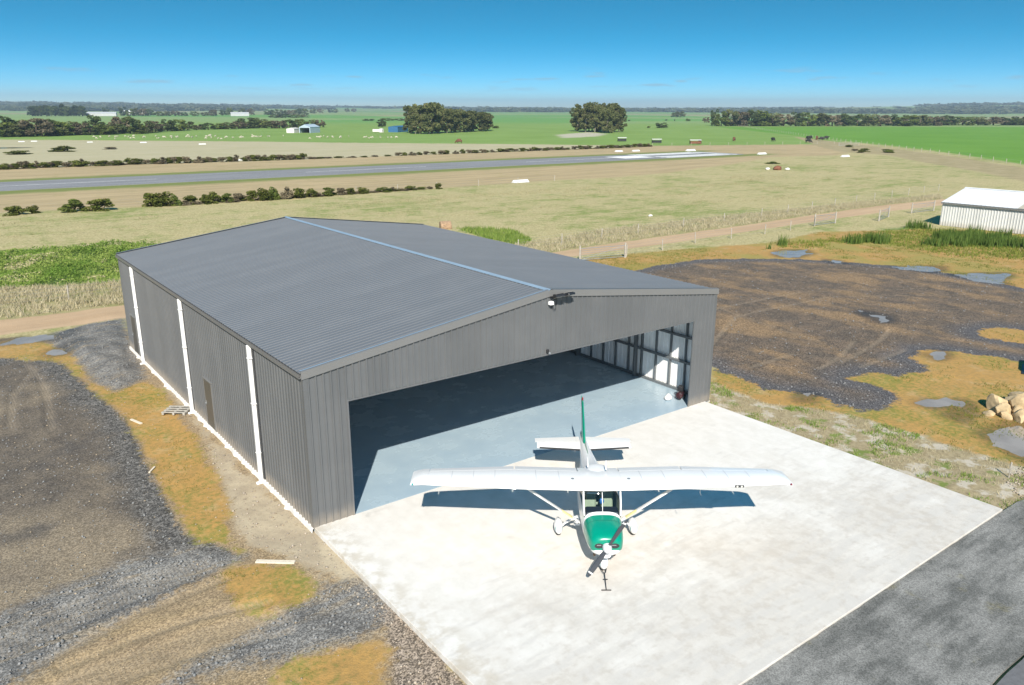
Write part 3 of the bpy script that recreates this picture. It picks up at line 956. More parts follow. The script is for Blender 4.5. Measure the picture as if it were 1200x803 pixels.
while y < HL - .05:
    w = min(.75, HL - .03 - y)
    if w < .749:
        a_l = corr(0, w, lambda q: -.03, lambda q: HE - .02, lambda q, v, d: (-.012 - d, q, v)).mesh('cladding_sheet', [M_wall, M_zinc])
        a_r = corr(0, w, lambda q: -.03, lambda q: HE - .02, lambda q, v, d: (HW + .012 + d, q, v)).mesh('cladding_sheet', [M_wall, M_zinc])
    else:
        a_l, a_r = ml, mr
    link('cladding_sheet', a_l, left, (0, y, 0)); link('cladding_sheet', a_r, right, (0, y, 0))
    y += w

# corner flashings
for x0, x1, y0, y1 in ((-.055, .09, -.055, .09), (HW - .09, HW + .055, -.055, .09), (-.055, .09, HL - .09, HL + .055), (HW - .09, HW + .055, HL - .09, HL + .055)):
    m = MB(); m.box(x0, x1, y0, y1, -.02, HE - .03)
    m.build('corner_flashing', M_wall, hangar)

# roof ---------------------------------------------------------------
roof = link('roof', None, hangar)
LEN = math.hypot(HW / 2, HR - HE); ux, uz = HW / 2 / LEN, (HR - HE) / LEN
for side in (0, 1):
    def place(q, v, d, side=side):
        d = d * .42 if d > 0 else d
        x = v * ux - uz * d * 1.0; z = HE + v * uz + ux * d
        return ((x, q, z) if side == 0 else (HW - x, q, z))
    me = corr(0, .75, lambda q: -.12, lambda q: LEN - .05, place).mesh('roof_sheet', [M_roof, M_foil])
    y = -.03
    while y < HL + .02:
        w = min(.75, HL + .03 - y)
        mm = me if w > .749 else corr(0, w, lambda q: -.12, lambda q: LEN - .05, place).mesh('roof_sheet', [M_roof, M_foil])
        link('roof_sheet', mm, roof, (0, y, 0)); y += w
# ridge capping
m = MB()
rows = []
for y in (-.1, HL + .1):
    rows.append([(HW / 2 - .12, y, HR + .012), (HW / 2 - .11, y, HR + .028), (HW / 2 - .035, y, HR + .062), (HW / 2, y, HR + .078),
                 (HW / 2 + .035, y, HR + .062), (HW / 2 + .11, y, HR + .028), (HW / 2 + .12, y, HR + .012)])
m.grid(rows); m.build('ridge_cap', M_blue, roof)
# barge flashings on both gables
for y0, y1, nm in ((-.085, -.05, 'f'), (HL + .05, HL + .085, 'b')):
    for s in (0, 1):
        def X(x): return x if s == 0 else HW - x
        m = MB()
        a0, a1 = -.10, HW / 2
        def zt(x): return HE + SL * x
        P = [(X(a0), zt(a0)), (X(a1), zt(a1))]
        out = y0 if nm == 'f' else y1
        inn = y1 if nm == 'f' else y0
        m.grid([[(p[0], out, p[1] - .20) for p in P], [(p[0], out, p[1] + .055) for p in P],
                [(p[0], inn + (.16 if nm == 'f' else -.16), p[1] + .06) for p in P]], 0)
        m.grid([[(p[0], out, p[1] - .20) for p in P], [(p[0], inn, p[1] - .20) for p in P]], 0)
        m.face([(X(a0), out, zt(a0) - .2), (X(a0), out, zt(a0) + .055), (X(a0), inn, zt(a0) + .055), (X(a0), inn, zt(a0) - .2)])
        m.build('barge_flashing', M_flash, roof)
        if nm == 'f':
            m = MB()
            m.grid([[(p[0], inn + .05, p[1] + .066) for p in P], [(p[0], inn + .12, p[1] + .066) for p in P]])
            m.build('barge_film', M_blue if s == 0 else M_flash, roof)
# gutters
for s in (0, 1):
    def X(x): return x if s == 0 else HW - x
    m = MB()
    pr = [(-.055, HE - .045), (-.06, HE - .17), (-.155, HE - .19), (-.175, HE - .045), (-.165, HE - .045), (-.147, HE - .178), (-.068, HE - .16), (-.063, HE - .045)]
    m.grid([[(X(a), yy, zz) for a, zz in pr] for yy in (-.02, HL + .02)], closed=True, cap0=True, cap1=True)
    m.build('gutter', M_flash, roof)

# downpipes on the side walls ------------------------------------------
for yp in (4.52, 13.17, 22.12):
    for s in (0, 1):
        def X(x): return x if s == 0 else HW - x
        dp = link('downpipe', None, hangar)
        m = MB()
        x0, x1 = sorted((X(-.19), X(-.05)))
        m.bbox(x0, x1, yp - .06, yp + .06, -.27, HE - .2, .012)
        xk0, xk1 = sorted((X(-.30), X(-.06)))
        m.bbox(xk0, xk1, yp - .07, yp + .07, -.30, -.14, .02)
        m.build('pipe', M_white, dp)
        for zz in (1.0, 2.9, 4.6):
            m = MB(); xa, xb = sorted((X(-.205), X(-.047))); m.box(xa, xb, yp - .10, yp + .085, zz, zz + .03)
            m.build('bracket', M_white, dp)
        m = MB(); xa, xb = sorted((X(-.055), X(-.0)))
        m.box(xa, xb, yp - .20, yp - .12, 0, HE - .2); m.build('dark_wall_strip', M_dark, hangar)  # thin dark strip on the wall next to the pipe

# side doors --------------------------------------------------------------
for a, c in DOORS:
    d = link('side_door', None, left)
    m = MB(); m.bbox(-.075, -.04, a + .04, c - .04, .02, 2.08, .006); m.build('door_leaf', M_doorp, d)
    m = MB()
    m.box(-.085, -.02, a, a + .04, .0, 2.12); m.box(-.085, -.02, c - .04, c, .0, 2.12); m.box(-.10, -.02, a - .03, c + .03, 2.12, 2.16)
    m.build('door_frame', M_flash, d)
    m = MB(); m.tube([(-.075, c - .13, 1.02), (-.13, c - .13, 1.02), (-.13, c - .27, 1.02)], .012, 6)
    m.box(-.082, -.074, c - .17, c - .09, .93, 1.12)
    m.build('door_handle', M_gal, d)

# slab, footing ---------------------------------------------------------
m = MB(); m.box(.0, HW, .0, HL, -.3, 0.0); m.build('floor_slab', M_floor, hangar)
m = MB()
n = 120
random.seed(3)
rows = [[], [], []]
for i in range(n + 1):
    yy = -.02 + (HL + .1) * i / n
    e = -.13 - random.random() ** 9 * .14
    rows[0].append((.0, yy, -.036)); rows[1].append((e * .6, yy, -.05)); rows[2].append((e, yy, -.34))
m.grid(rows); m.build('footing', M_footing, hangar)
m = MB(); m.box(HW, HW + .16, -.0, HL, -.34, -.04); m.build('footing', M_footing, hangar)

# door opening: jamb posts, head beam, head flashing ------------------------
for x0, x1 in ((OX0 - .20, OX0 - .04), (OX1 + .22, OX1 + .38)):
    m = MB(); m.box(x0, x1, .0, .20, .002, OZ + .3); m.build('jamb_post', M_gal, front)
m = MB(); m.box(OX0 - .16, OX1 + .16, .02, .28, OZ + .02, OZ + .32); m.build('head_beam', M_gal, front)
for x0, x1 in ((OX0 - .05, OX0 + .006), (OX1 - .006, OX1 + .05)):
    m = MB(); m.box(x0, x1, -.058, -.002, .0, OZ + .05); m.build('jamb_flashing', M_wall, front)
m = MB(); m.box(OX0, OX1, -.055, .0, OZ - .02, OZ + .03); m.build('head_flashing', M_wall, front)

# inside framing ---------------------------------------------------------
frame_mat = plain('dark_galvanised_frame', (0.16, 0.175, 0.185), .5, .3, .1, 3)
for xi, wl in ((.0, left), (HW, right)):
    sgn = 1 if xi == 0 else -1
    for k in range(27):
        yy = .5 + k * .93
        if yy > HL - .3: break
        m = MB(); a, c = sorted((xi + sgn * .02, xi + sgn * .12)); m.box(a, c, yy - .035, yy + .035, 0, HE - .1); m.build('stud', frame_mat, wl)
    for zz in (1.5, 2.75, 4.0):
        m = MB(); a, c = sorted((xi + sgn * .03, xi + sgn * .155)); m.box(a, c, .32, HL - .06, zz - .05, zz + .05); m.build('girt', frame_mat, wl)
    m = MB(); a, c = sorted((xi + sgn * .03, xi + sgn * .16)); m.box(a, c, .32, HL - .06, .003, .12); m.build('bottom_channel', frame_mat, wl)
for k in range(20):
    xx = .6 + k * .96
    if xx > HW - .4: break
    m = MB(); m.box(xx - .035, xx + .035, HL - .13, HL - .02, 0, roof_z(xx) - .15); m.build('stud', frame_mat, back)
for zz in (1.5, 2.75, 4.0):
    m = MB(); m.box(.2, HW - .2, HL - .155, HL - .03, zz - .05, zz + .05); m.build('girt', frame_mat, back)
for yy in (.5, 4.52, 8.9, 13.17, 17.6, 22.12, HL - .5):
    fr = link('portal_frame', None, hangar)
    for s in (0, 1):
        def X(x): return x if s == 0 else HW - x
        a, c = sorted((X(.13), X(.33)))
        m = MB(); m.box(a, c, yy - .05, yy + .05, .002, HE - .12); m.build('column', frame_mat, fr)
        m = MB(); m.bar((X(.2), yy, HE - .18), (HW / 2, yy, HR - .24), .15, .3); m.build('rafter', frame_mat, fr)
for k in range(8):
    for s in (0, 1):
        xx = .5 + k * 1.28; xx = xx if s == 0 else HW - xx
        m = MB(); m.box(xx - .03, xx + .03, .1, HL - .1, roof_z(xx) - .13, roof_z(xx) - .03); m.build('purlin', frame_mat, roof)

# twin flood light, camera and sensor on the front gable ----------------------
M_black = plain('black_powder_coat', (0.018, 0.018, 0.02), .4, 0, .1, 8)
M_lens = plain('flood_light_glass', (0.62, 0.60, 0.54), .15, 0, .03, 8)
fl = thing('flood_light', 'black twin flood light under the peak of the hangar gable', 'flood light', (HW / 2 + .15, -.09, HR - .2))
m = MB(); m.box(-.16, .75, -.05, .03, -.06, .0); m.box(-.04, .04, -.14, .03, -.12, .06); m.build('bracket', M_black, fl)
for dx in (-.02, .46):
    Mh = Matrix.Translation((dx + .06, -.25, .02)) @ Matrix.Rotation(R(-22), 4, 'X') @ Matrix.Rotation(R(12 if dx > .1 else -10), 4, 'Z')
    m = MB(); m.bbox(-.2, .2, -.17, .17, -.03, .05, .02, M=Mh)
    for k in range(6): m.box(-.17 + k * .06, -.15 + k * .06, -.12, .12, .05, .085, M=Mh)
    hd = m.build('lamp_head', M_black, fl)
    m = MB(); m.box(-.17, .17, -.14, .14, -.036, -.031, M=Mh); m.build('lens', M_lens, hd)
    if dx > .1:
        m = MB(); m.box(-.15, .15, -.11, .11, .086, .09, M=Mh); m.build('reflector_plate', M_lens, hd)
sc_ = thing('security_camera', 'small white camera with a looped cable below the flood light', 'camera', (HW / 2 - .02, -.06, HR - .44))
m = MB(); m.bbox(-.09, .09, -.16, .0, -.06, .06, .02); m.build('housing', M_white, sc_)
m = MB(); m.tube([(0, -.1, -.06), (0, -.1, -.10)], [.05, .035], 10); m.build('dome', M_black, sc_)
m = MB(); m.tube([(.05, -.05, -.05), (.08, -.06, -.2), (.17, -.06, -.28), (.26, -.05, -.24), (.27, -.04, -.1), (.2, -.03, 0), (.1, -.02, .04)], .012, 6); m.build('cable', M_black, sc_)
se = thing('motion_sensor', 'tiny black sensor on the edge of sheeting above the open doorway', 'sensor', (9.63, -.05, 4.2))
m = MB(); m.bbox(-.05, .05, -.08, 0, -.05, .09, .015); m.build('housing', M_black, se)
m = MB(); m.blob((0.06, -.09, -.06), (.05, .05, .05), 8, 6); m.build('lens', M_gal, se)

# things just inside the doorway ------------------------------------------------
bag = MB()
random.seed(11)
bag.blob((0, 0, .10), (.26, .17, .12), 14, 9); bag.blob((.17, .05, .13), (.12, .11, .10), 10, 7)
bo = bag.build('canvas_bag', plain('white_canvas', (.75, .75, .73), .85, 0, .08, 14, .4), None, True)
bo.location = (18.05, 1.15, 0); bo.rotation_euler = (0, 0, .4)
tag(bo, 'white slumped bag lying on the floor beside the right door jamb', 'bag')
tb = thing('air_compressor', 'small black and red compressor standing inside the right door jamb', 'compressor', (18.55, .85, 0), .5)
m = MB(); m.tube([(-.32, 0, .26), (-.27, 0, .26), (.27, 0, .26), (.32, 0, .26)], [.06, .16, .16, .06], 14); m.build('tank', plain('dark_red_enamel', (.035, .008, .010), .35, 0, .1), tb, True, 40)
m = MB(); m.bbox(-.12, .16, -.12, .12, .42, .66, .03); m.build('motor', M_black, tb)
m = MB(); m.tube([(-.3, -.1, .4), (-.42, -.1, .62), (-.42, .1, .62), (-.3, .1, .4)], .014, 6); m.build('handle', M_black, tb)
for sy in (-.16, .16):
    m = MB(); m.tube([(.2, sy - .03, .11), (.2, sy + .03, .11)], .11, 14); m.build('wheel', M_black, tb)
# ------------------------------------------------------------------ light aircraft (x forward, y to its left, z up; origin under the wing's leading edge)
M_pw = plain('aircraft_white_enamel', (0.80, 0.80, 0.79), .28, 0, .025, 1.5, coat=.4)
M_pg = plain('aircraft_green_enamel', (0.0, 0.235, 0.15), .28, 0, .05, 2, coat=.4)
M_teal = plain('aircraft_teal_stripe', (0.02, 0.30, 0.30), .35, 0, .03)
M_prop = plain('propeller_dark_grey', (0.045, 0.05, 0.06), .45, 0, .1, 5)
M_rub = plain('black_rubber', (0.02, 0.02, 0.021), .75, 0, .15, 9)
M_gls = glass_mat('windscreen_perspex', (.80, .86, .84))
M_seat = plain('pale_green_seat_fabric', (0.33, 0.38, 0.30), .85, 0, .08, 12)
M_dash = plain('dark_glare_shield', (0.02, 0.025, 0.04), .55, 0, .1, 6)
M_yel = plain('pale_yellow_strut_band', (0.80, 0.73, 0.34), .4, 0, .03)
M_red = plain('red_beacon', (0.22, 0.012, 0.02), .3, 0, .03)
M_bluec = plain('blue_headset', (0.03, 0.15, 0.45), .4, 0, .05)
M_bronze = plain('worn_brass_exhaust', (0.20, 0.14, 0.10), .5, .5, .2, 9)

M_seam = plain('panel_seam_grey', (.50, .51, .52), .4, 0, .05)

plane = thing('light_aircraft', 'white high-wing propeller aircraft with a green engine cowl parked on the concrete apron', 'aircraft',
              (6.40, -6.58, 0), math.atan2(-.795, -.606) + R(.6))


def ring(x, zc, hw, top, bot, e=2.5, n=32, etop=None):
    pts = []
    for k in range(n):
        a = 2 * math.pi * k / n
        c, s = math.cos(a), math.sin(a)
        ee = e if s < 0 or etop is None else etop
        yy = hw * math.copysign(abs(c) ** (2 / ee), c)
        zz = zc + (top if s > 0 else bot) * math.copysign(abs(s) ** (2 / ee), s)
        pts.append((x, yy, zz))
    return pts


# x, centre z, half width, height above, depth below, exponent
SEC = [(1.66, 1.14, .33, .22, .26, 2.4), (1.63, 1.14, .40, .27, .31, 2.5), (1.52, 1.14, .47, .32, .36, 2.7), (1.25, 1.14, .52, .37, .40, 2.9),
       (.90, 1.14, .55, .41, .43, 3.0), (.62, 1.14, .57, .43, .46, 3.0), (.46, 1.14, .58, .45, .49, 3.0),
       (.38, 1.16, .58, .60, .54, 3.0), (.30, 1.18, .58, .76, .58, 3.0), (.22, 1.2, .58, .90, .62, 3.2), (.14, 1.2, .58, .99, .63, 3.4),
       (-.40, 1.2, .58, 1.0, .64, 3.4), (-.95, 1.2, .58, 1.0, .64, 3.4), (-1.45, 1.2, .57, .98, .62, 3.2), (-1.62, 1.2, .55, .95, .60, 3.0),
       (-1.85, 1.2, .52, .80, .56, 2.8), (-2.15, 1.2, .47, .62, .52, 2.6), (-2.6, 1.2, .41, .46, .46, 2.4), (-3.4, 1.18, .32, .37, .36, 2.2), (-4.4, 1.155, .23, .27, .25, 2.1),
       (-5.4, 1.14, .145, .20, .18, 2.0), (-6.1, 1.15, .085, .14, .12, 2.0), (-6.45, 1.16, .04, .08, .07, 2.0)]
NR = 32
rings = [ring(*s[:6]) for s in SEC]
body = MB(); cowl = MB(); ws = MB(); sw = MB(); rw = MB(); lower = MB()
for i in range(len(rings) - 1):
    for j in range(NR):
        q = [rings[i][j], rings[i][(j + 1) % NR], rings[i + 1][(j + 1) % NR], rings[i + 1][j]]
        cx = sum(p[0] for p in q) / 4; cz = sum(p[2] for p in q) / 4; cy = sum(p[1] for p in q) / 4
        ang = (j + .5) / NR * 360
        if i < 5:
            (cowl if (cz > 1.0 and not (200 < ang < 340)) else body).face(q)
        elif 6 <= i <= 9 and 22 < ang < 158:
            ws.face(q)
        elif 10 <= i <= 13 and cz > 1.62 and cz < 2.10 and (ang < 60 or ang > 120) and i != 12:
            sw.face(q)
        elif 14 <= i <= 15 and 40 < ang < 140:
            rw.face(q)
        else:
            body.face(q)
body.face(list(reversed(rings[-1])))
fu = body.build('fuselage', M_pw, plane, True, 40)
co = cowl.build('engine_cowl', M_pg, plane, True, 40)
ws.build('windscreen', M_gls, plane, True, 60)
sw.build('side_window', M_gls, plane, True, 60)
rw.build('rear_window', M_gls, plane, True, 60)
# nose bowl face, with the two intakes
m = MB(); f0 = rings[0]
m.face([(x, y, z) for x, y, z in f0 if z > 1.0])
m.build('nose_bowl', M_pg, co)
m = MB(); m.face([(x + .0, y, z) for x, y, z in f0 if z <= 1.06]); m.build('nose_bowl', M_pw, fu)
for s in (-1, 1):
    m = MB()
    n = 16
    P = [(1.664, s * (.225 + .13 * math.cos(2 * math.pi * k / n)), 1.165 + .085 * math.sin(2 * math.pi * k / n)) for k in range(n)]
    P2 = [(1.672, s * (.225 + .15 * math.cos(2 * math.pi * k / n)), 1.165 + .105 * math.sin(2 * math.pi * k / n)) for k in range(n)]
    m.face(P); it = m.build('air_intake', M_dark, co)
    m = MB(); m.grid([P2, [(1.675, p[1] * 1.0, p[2]) for p in P]], closed=True); m.build('intake_lip', M_pg, it)
    m = MB(); m.box(1.666, 1.67, s * .215 - .07, s * .215 + .05, 1.17, 1.195); m.build('cylinder_fin', M_gal, it)
# chin scoop, exhaust stubs, landing light
m = MB(); m.blob((1.48, 0, .79), (.2, .17, .075), 14, 8); m.build('chin_scoop', M_pw, plane, True)
for s in (-1, 1):
    m = MB(); m.tube([(1.18, s * .27, .78), (1.22, s * .29, .62), (1.18, s * .29, .58)], .04, 10); m.build('exhaust_stub', M_bronze, plane, True)
# white collar between cowl and windscreen is part of the fuselage; dark cowl seam
m = MB()
seam = ring(.905, 1.14, .553, .413, .433, 3.0)
m.grid([[(p[0] + dx, p[1] * 1.004, 1.14 + (p[2] - 1.14) * 1.004) for p in seam[1:16]] for dx in (-.006, .006)]); m.build('cowl_seam', M_dash, fu)
# windscreen posts
for s in (-1, 1):
    m = MB(); m.tube([(.47, s * .535, 1.46), (.31, s * .553, 1.78), (.15, s * .55, 2.09)], .028, 8); m.build('windscreen_post', M_pw, fu, True)
m = MB(); m.tube([(.455, 0, 1.60), (.31, 0, 1.94), (.22, 0, 2.10)], .012, 6); m.build('centre_post', M_pw, fu, True)

# cabin
cab = link('cabin', None, plane)
m = MB(); m.bbox(.05, .46, -.5, .5, 1.36, 1.555, .04); m.build('glare_shield', M_dash, cab)
m = MB(); m.bbox(-1.6, .1, -.5, .5, .68, .72, .01); m.build('cabin_floor', M_dash, cab)
for s in (-1, 1):
    st = link('seat', None, cab)
    m = MB(); m.bbox(-.72, -.22, s * .27 - .21, s * .27 + .21, .74, 1.08, .05); m.build('cushion', M_seat, st)
    Mb = Matrix.Translation((-.70, s * .27, 1.06)) @ Matrix.Rotation(R(-12), 4, 'Y')
    m = MB(); m.bbox(-.07, .07, -.21, .21, 0, .60, .05, M=Mb); m.build('backrest', M_seat, st)
    m = MB(); m.bbox(-.05, .05, -.12, .12, .63, .80, .04, M=Mb); m.build('headrest', M_seat, st)
    m = MB(); m.tube([(.06, s * .25, 1.28), (-.12, s * .25, 1.28), (-.13, s * .25 - .13, 1.33)], .02, 7); m.tube([(-.12, s * .25, 1.28), (-.13, s * .25 + .13, 1.33)], .02, 7)
    m.build('control_yoke', M_black, cab)
m = MB(); m.bbox(-1.55, -1.15, -.48, .48, .74, 1.06, .05); m.bbox(-1.58, -1.45, -.48, .48, 1.05, 1.60, .05); m.build('rear_bench', M_seat, cab)
m = MB(); m.blob((-.25, .05, 1.56), (.06, .08, .10), 10, 8); m.build('headset', M_bluec, cab, True)
m = MB(); m.bbox(-.02, .22, -.48, -.06, 1.95, 2.02, .02, M=Matrix.Translation((-.15, 0, .02))); m.build('sun_visor', plain('tinted_visor', (.06, .10, .14), .3), cab)

# wings -------------------------------------------------------------------
def airfoil(t):
    """unit chord upper/lower ordinates at chord fraction t (2412-like)"""
    yt = 5 * .125 * (.2969 * math.sqrt(t) - .126 * t - .3516 * t * t + .2843 * t ** 3 - .1036 * t ** 4)
    cam = .02 / .16 * (.8 * t - t * t) if t < .4 else .02 / .36 * (.2 + .8 * t - t * t)
    return cam + yt, cam - yt


WX, SPK = .24, 1.024


def wing_station(y):
    a = abs(y) / SPK
    ch = 1.63 if a < 2.55 else 1.63 - (a - 2.55) / (5.25 - 2.55) * .50
    le = WX if a < 2.55 else WX - (a - 2.55) / 2.7 * .10
    z = 2.155 + a * math.tan(R(1.73))
    th = 1.0
    if a > 5.25:
        t = (a - 5.25) / .34
        ch = 1.13 - .16 * t * t; le = WX - .10 - .05 * t * t; z += -.055 * t; th = math.sqrt(max(.03, 1 - t * t))
    return ch, le, z, th


def section(y, c0, c1, n=12, zt=1.0):
    ch, le, z, th = wing_station(y)
    ts = [c0 + (c1 - c0) * (1 - math.cos(math.pi * i / n)) / 2 for i in range(n + 1)] if c0 == 0 else [c0 + (c1 - c0) * i / n for i in range(n + 1)]
    up = []; lo = []
    for t in ts:
        u_, l_ = airfoil(min(t, .995))
        mid = (u_ + l_) / 2
        u_ = mid + (u_ - mid) * th; l_ = mid + (l_ - mid) * th
        inc = -.03 * t
        up.append((le - t * ch, y, z + (u_ + inc) * ch)); lo.append((le - t * ch, y, z + (l_ + inc) * ch))
    return list(reversed(up)) + lo[1:]


def loft(stations, c0, c1, cap=True):
    m = MB()
    rows = [section(y, c0, c1) for y in stations]
    m.grid(rows, closed=(c0 > 0 or c1 < 1) or True, cap0=cap, cap1=cap)
    return m


for s, nm in ((1, 'left'), (-1, 'right')):
    wg = link('wing', None, plane)
    wg['label'] = 'white %s wing of the aircraft' % nm
    loft([s * v * SPK for v in (0.0, .3, .61)], 0, 1, False).build('wing_root', M_pw, wg, True, 35)
    loft([s * v * SPK for v in (.612, 1.2, 1.9, 2.55, 3.2, 4.0, 4.6, 5.10)], 0, .735).build('wing_skin', M_pw, wg, True, 35)
    loft([s * v * SPK for v in (.64, 1.5, 2.52)], .748, 1).build('flap', M_pw, wg, True, 35)
    loft([s * v * SPK for v in (2.56, 3.4, 4.3, 5.08)], .748, 1).build('aileron', M_pw, wg, True, 35)
    loft([s * v * SPK for v in (5.102, 5.25, 5.33, 5.41, 5.48, 5.54, 5.575, 5.588)], 0, 1).build('wing_tip', M_pw, wg, True, 50)
    m = MB(); z = wing_station(1.0)[2] + airfoil(.3)[0] * 1.63 - .01
    m.tube([(WX - .5, s * .85, z - .012), (WX - .5, s * .85, z + .006)], .05, 12); m.build('fuel_cap', M_gal, wg)
    m = MB(); ch, le, z, th = wing_station(5.45)
    m.blob((le + .01, s * 5.64, z + .02), (.05, .03, .025), 8, 6); m.build('navigation_light', M_red if s == 1 else M_teal, wg)
    for k_, y_ in enumerate((1.25, 1.95, 3.2, 3.85, 4.5)):
        m = MB(); m.grid([[(p[0], p[1], p[2] + .003) for p in section(s * (y_ + e_), 0, .735)[:13]] for e_ in (-.009, .009)]); m.build('panel_seam', M_seam, wg)
    # strut
    a = Vector((-.30, s * .56, .80)); c = Vector((-.30, s * 2.5, wing_station(2.5)[2] - .07))
    sr = link('wing_strut', None, plane)

    def srow(t0, t1, k=1.0):
        rows = []
        for t in (t0, t1):
            p = a.lerp(c, t)
            rows.append([p + Vector((.085 * k * math.cos(w), 0, .022 * k * math.sin(w))) for w in [2 * math.pi * i / 12 for i in range(12)]])
        return rows
    m = MB(); m.grid(srow(.30, 1), closed=True, cap0=True, cap1=True); m.build('strut', M_pw, sr, True, 60)
    m = MB(); m.grid(srow(.13, .299, 1.02), closed=True, cap0=True, cap1=True); m.build('yellow_band', M_yel, sr, True, 60)
    m = MB(); m.grid(srow(0, .129), closed=True, cap0=True, cap1=True); m.build('strut_foot', M_pw, sr, True, 60)
# landing light in the left wing
ch, le, z, th = wing_station(4.1)
m = MB(); m.box(le - .015, le + .012, 3.95, 4.22, z - .035, z + .035); ll = m.build('landing_light', M_dark, plane)
for yy in (4.02, 4.15):
    m = MB(); m.tube([(le + .01, yy, z), (le + .02, yy, z)], .03, 10); m.build('lens', M_lens, ll)
# pitot and aerials
m = MB(); m.tube([(.27, 2.9, 2.2), (.27, 2.9, 2.1), (.41, 2.9, 2.1)], .01, 6); m.build('pitot_tube', M_gal, plane)
for x, y in ((-.9, .25), (-1.1, -.3)):
    m = MB(); zz = 2.33; m.face([(x, y, zz - .06), (x - .14, y, zz - .06), (x - .16, y, zz + .22), (x - .10, y, zz + .22)]); m.face([(x, y + .012, zz - .06), (x - .16, y + .012, zz + .22), (x - .14, y + .012, zz - .06)])
    m.tube([(x - .05, y, zz - .06), (x - .13, y, zz + .23)], [.02, .006], 6); m.build('aerial', M_pw, plane)

# tail ---------------------------------------------------------------------
def slab_loft(sts, c0, c1, axis):
    """sts: (span, le, chord, offset); symmetrical section"""
    m = MB(); rows = []
    for sp, le, ch, off in sts:
        n = 8
        ts = [c0 + (c1 - c0) * i / n for i in range(n + 1)]
        if c0 == 0: ts = [c1 * (i / n) ** 1.7 for i in range(n + 1)]
        u = []; l = []
        for t in ts:
            h = 5 * .09 * (.2969 * math.sqrt(t) - .126 * t - .3516 * t * t + .2843 * t ** 3 - .1015 * t ** 4) * ch
            h = max(h, .002)
            x = le - t * ch
            if axis == 'y': u.append((x, sp, off + h)); l.append((x, sp, off - h))
            else: u.append((x, off + h, sp)); l.append((x, off - h, sp))
        rows.append(list(reversed(u)) + l[1:])
    m.grid(rows, closed=True, cap0=True, cap1=True)
    return m


for s in (1, -1):
    st = link('tailplane', None, plane)
    T = [(.03 * s, -4.90, 1.28, 1.13), (.6 * s, -4.98, 1.15, 1.13), (1.2 * s, -5.06, 1.02, 1.13), (1.64 * s, -5.12, .92, 1.13), (1.72 * s, -5.16, .86, 1.13)]
    slab_loft(T, 0, .60, 'y').build('stabiliser', M_pw, st, True, 35)
    T2 = [(.12 * s, -4.90, 1.28, 1.13), (.6 * s, -4.98, 1.15, 1.13), (1.2 * s, -5.06, 1.02, 1.13), (1.64 * s, -5.12, .92, 1.13), (1.78 * s, -5.14, .88, 1.13)]
    slab_loft(T2, .615, 1, 'y').build('elevator', M_pw, st, True, 35)
    m = MB()
    rows = []
    for sp, le, ch, off in T[:4]:
        rows.append([(le - .055, sp, off + .032), (le - .02, sp, off + .022), (le + .006, sp, off), (le - .02, sp, off - .022), (le - .055, sp, off - .032)])
    m.grid(rows); m.build('abrasion_boot', M_rub, st)
fin = link('tail_fin', None, plane)
F = [(1.22, -4.75, 1.52, 0), (1.5, -5.05, 1.30, 0), (2.05, -5.55, 1.05, 0), (2.52, -5.98, .78, 0), (2.58, -6.08, .68, 0)]
slab_loft(F, 0, .012, 'z').build('fin_leading_edge', M_pg, fin, True, 35)
slab_loft(F, .0125, .60, 'z').build('fin_panel', M_pg, fin, True, 35)
slab_loft([(1.02, -4.70, 1.62, 0)] + F[1:], .615, 1, 'z').build('rudder', M_pg, fin, True, 35)
m = MB(); m.tube([(-6.25, 0, 2.575), (-6.25, 0, 2.60), (-6.25, 0, 2.67), (-6.25, 0, 2.70)], [.03, .03, .028, .012], 12); m.build('beacon', M_red, fin, True)
m = MB(); m.grid([[(-3.7, -.012, 1.48), (-4.78, -.03, 1.36)], [(-3.7, 0, 1.50), (-4.8, 0, 1.58)], [(-3.7, .012, 1.48), (-4.78, .03, 1.36)]]); m.build('dorsal_fillet', M_pg, fin)

# undercarriage ----------------------------------------------------------------
def fairing(m, c, L, w, h):
    rows = []
    for t, kw, kh in ((-.5, .05, .05), (-.47, .35, .35), (-.38, .68, .7), (-.2, .95, .97), (0, 1, 1), (.2, .85, .85), (.38, .5, .55), (.5, .1, .15)):
        rows.append([(c[0] - t * L, c[1] + w / 2 * kw * math.cos(2 * math.pi * k / 14), c[2] + h / 2 * kh * math.sin(2 * math.pi * k / 14)) for k in range(14)])
    m.grid(rows, closed=True, cap0=True, cap1=True)


def wheel_unit(c, L, parent, tyre_r=.19):
    w = link('wheel', None, parent)
    m = MB()
    rows = []
    for dy, rr in ((-.07, tyre_r * .7), (-.075, tyre_r * .88), (-.05, tyre_r), (.05, tyre_r), (.075, tyre_r * .88), (.07, tyre_r * .7)):
        rows.append([(c[0] + rr * math.cos(2 * math.pi * k / 20), c[1] + dy, tyre_r + rr * math.sin(2 * math.pi * k / 20)) for k in range(20)])
    m.grid(rows, closed=True, cap0=True, cap1=True); m.build('tyre', M_rub, w, True, 40)
    m = MB(); fairing(m, (c[0] - .06, c[1], .29), L, .29, .42); fo = m.build('wheel_fairing', M_pw, w, True)
    m = MB()
    rows = []
    for dx in (.20, .245):
        t = -(dx + .06) / L
        k = .97 - max(0, (-t - .2)) * 1.9
        rows.append([(c[0] - .06 - t * L, c[1] + (.145 * k + .006) * math.cos(2 * math.pi * q / 14), .29 + (.21 * k + .006) * math.sin(2 * math.pi * q / 14)) for q in range(14)])
    m.grid(rows, closed=True); m.build('teal_stripe', M_teal, fo, True)
    return w


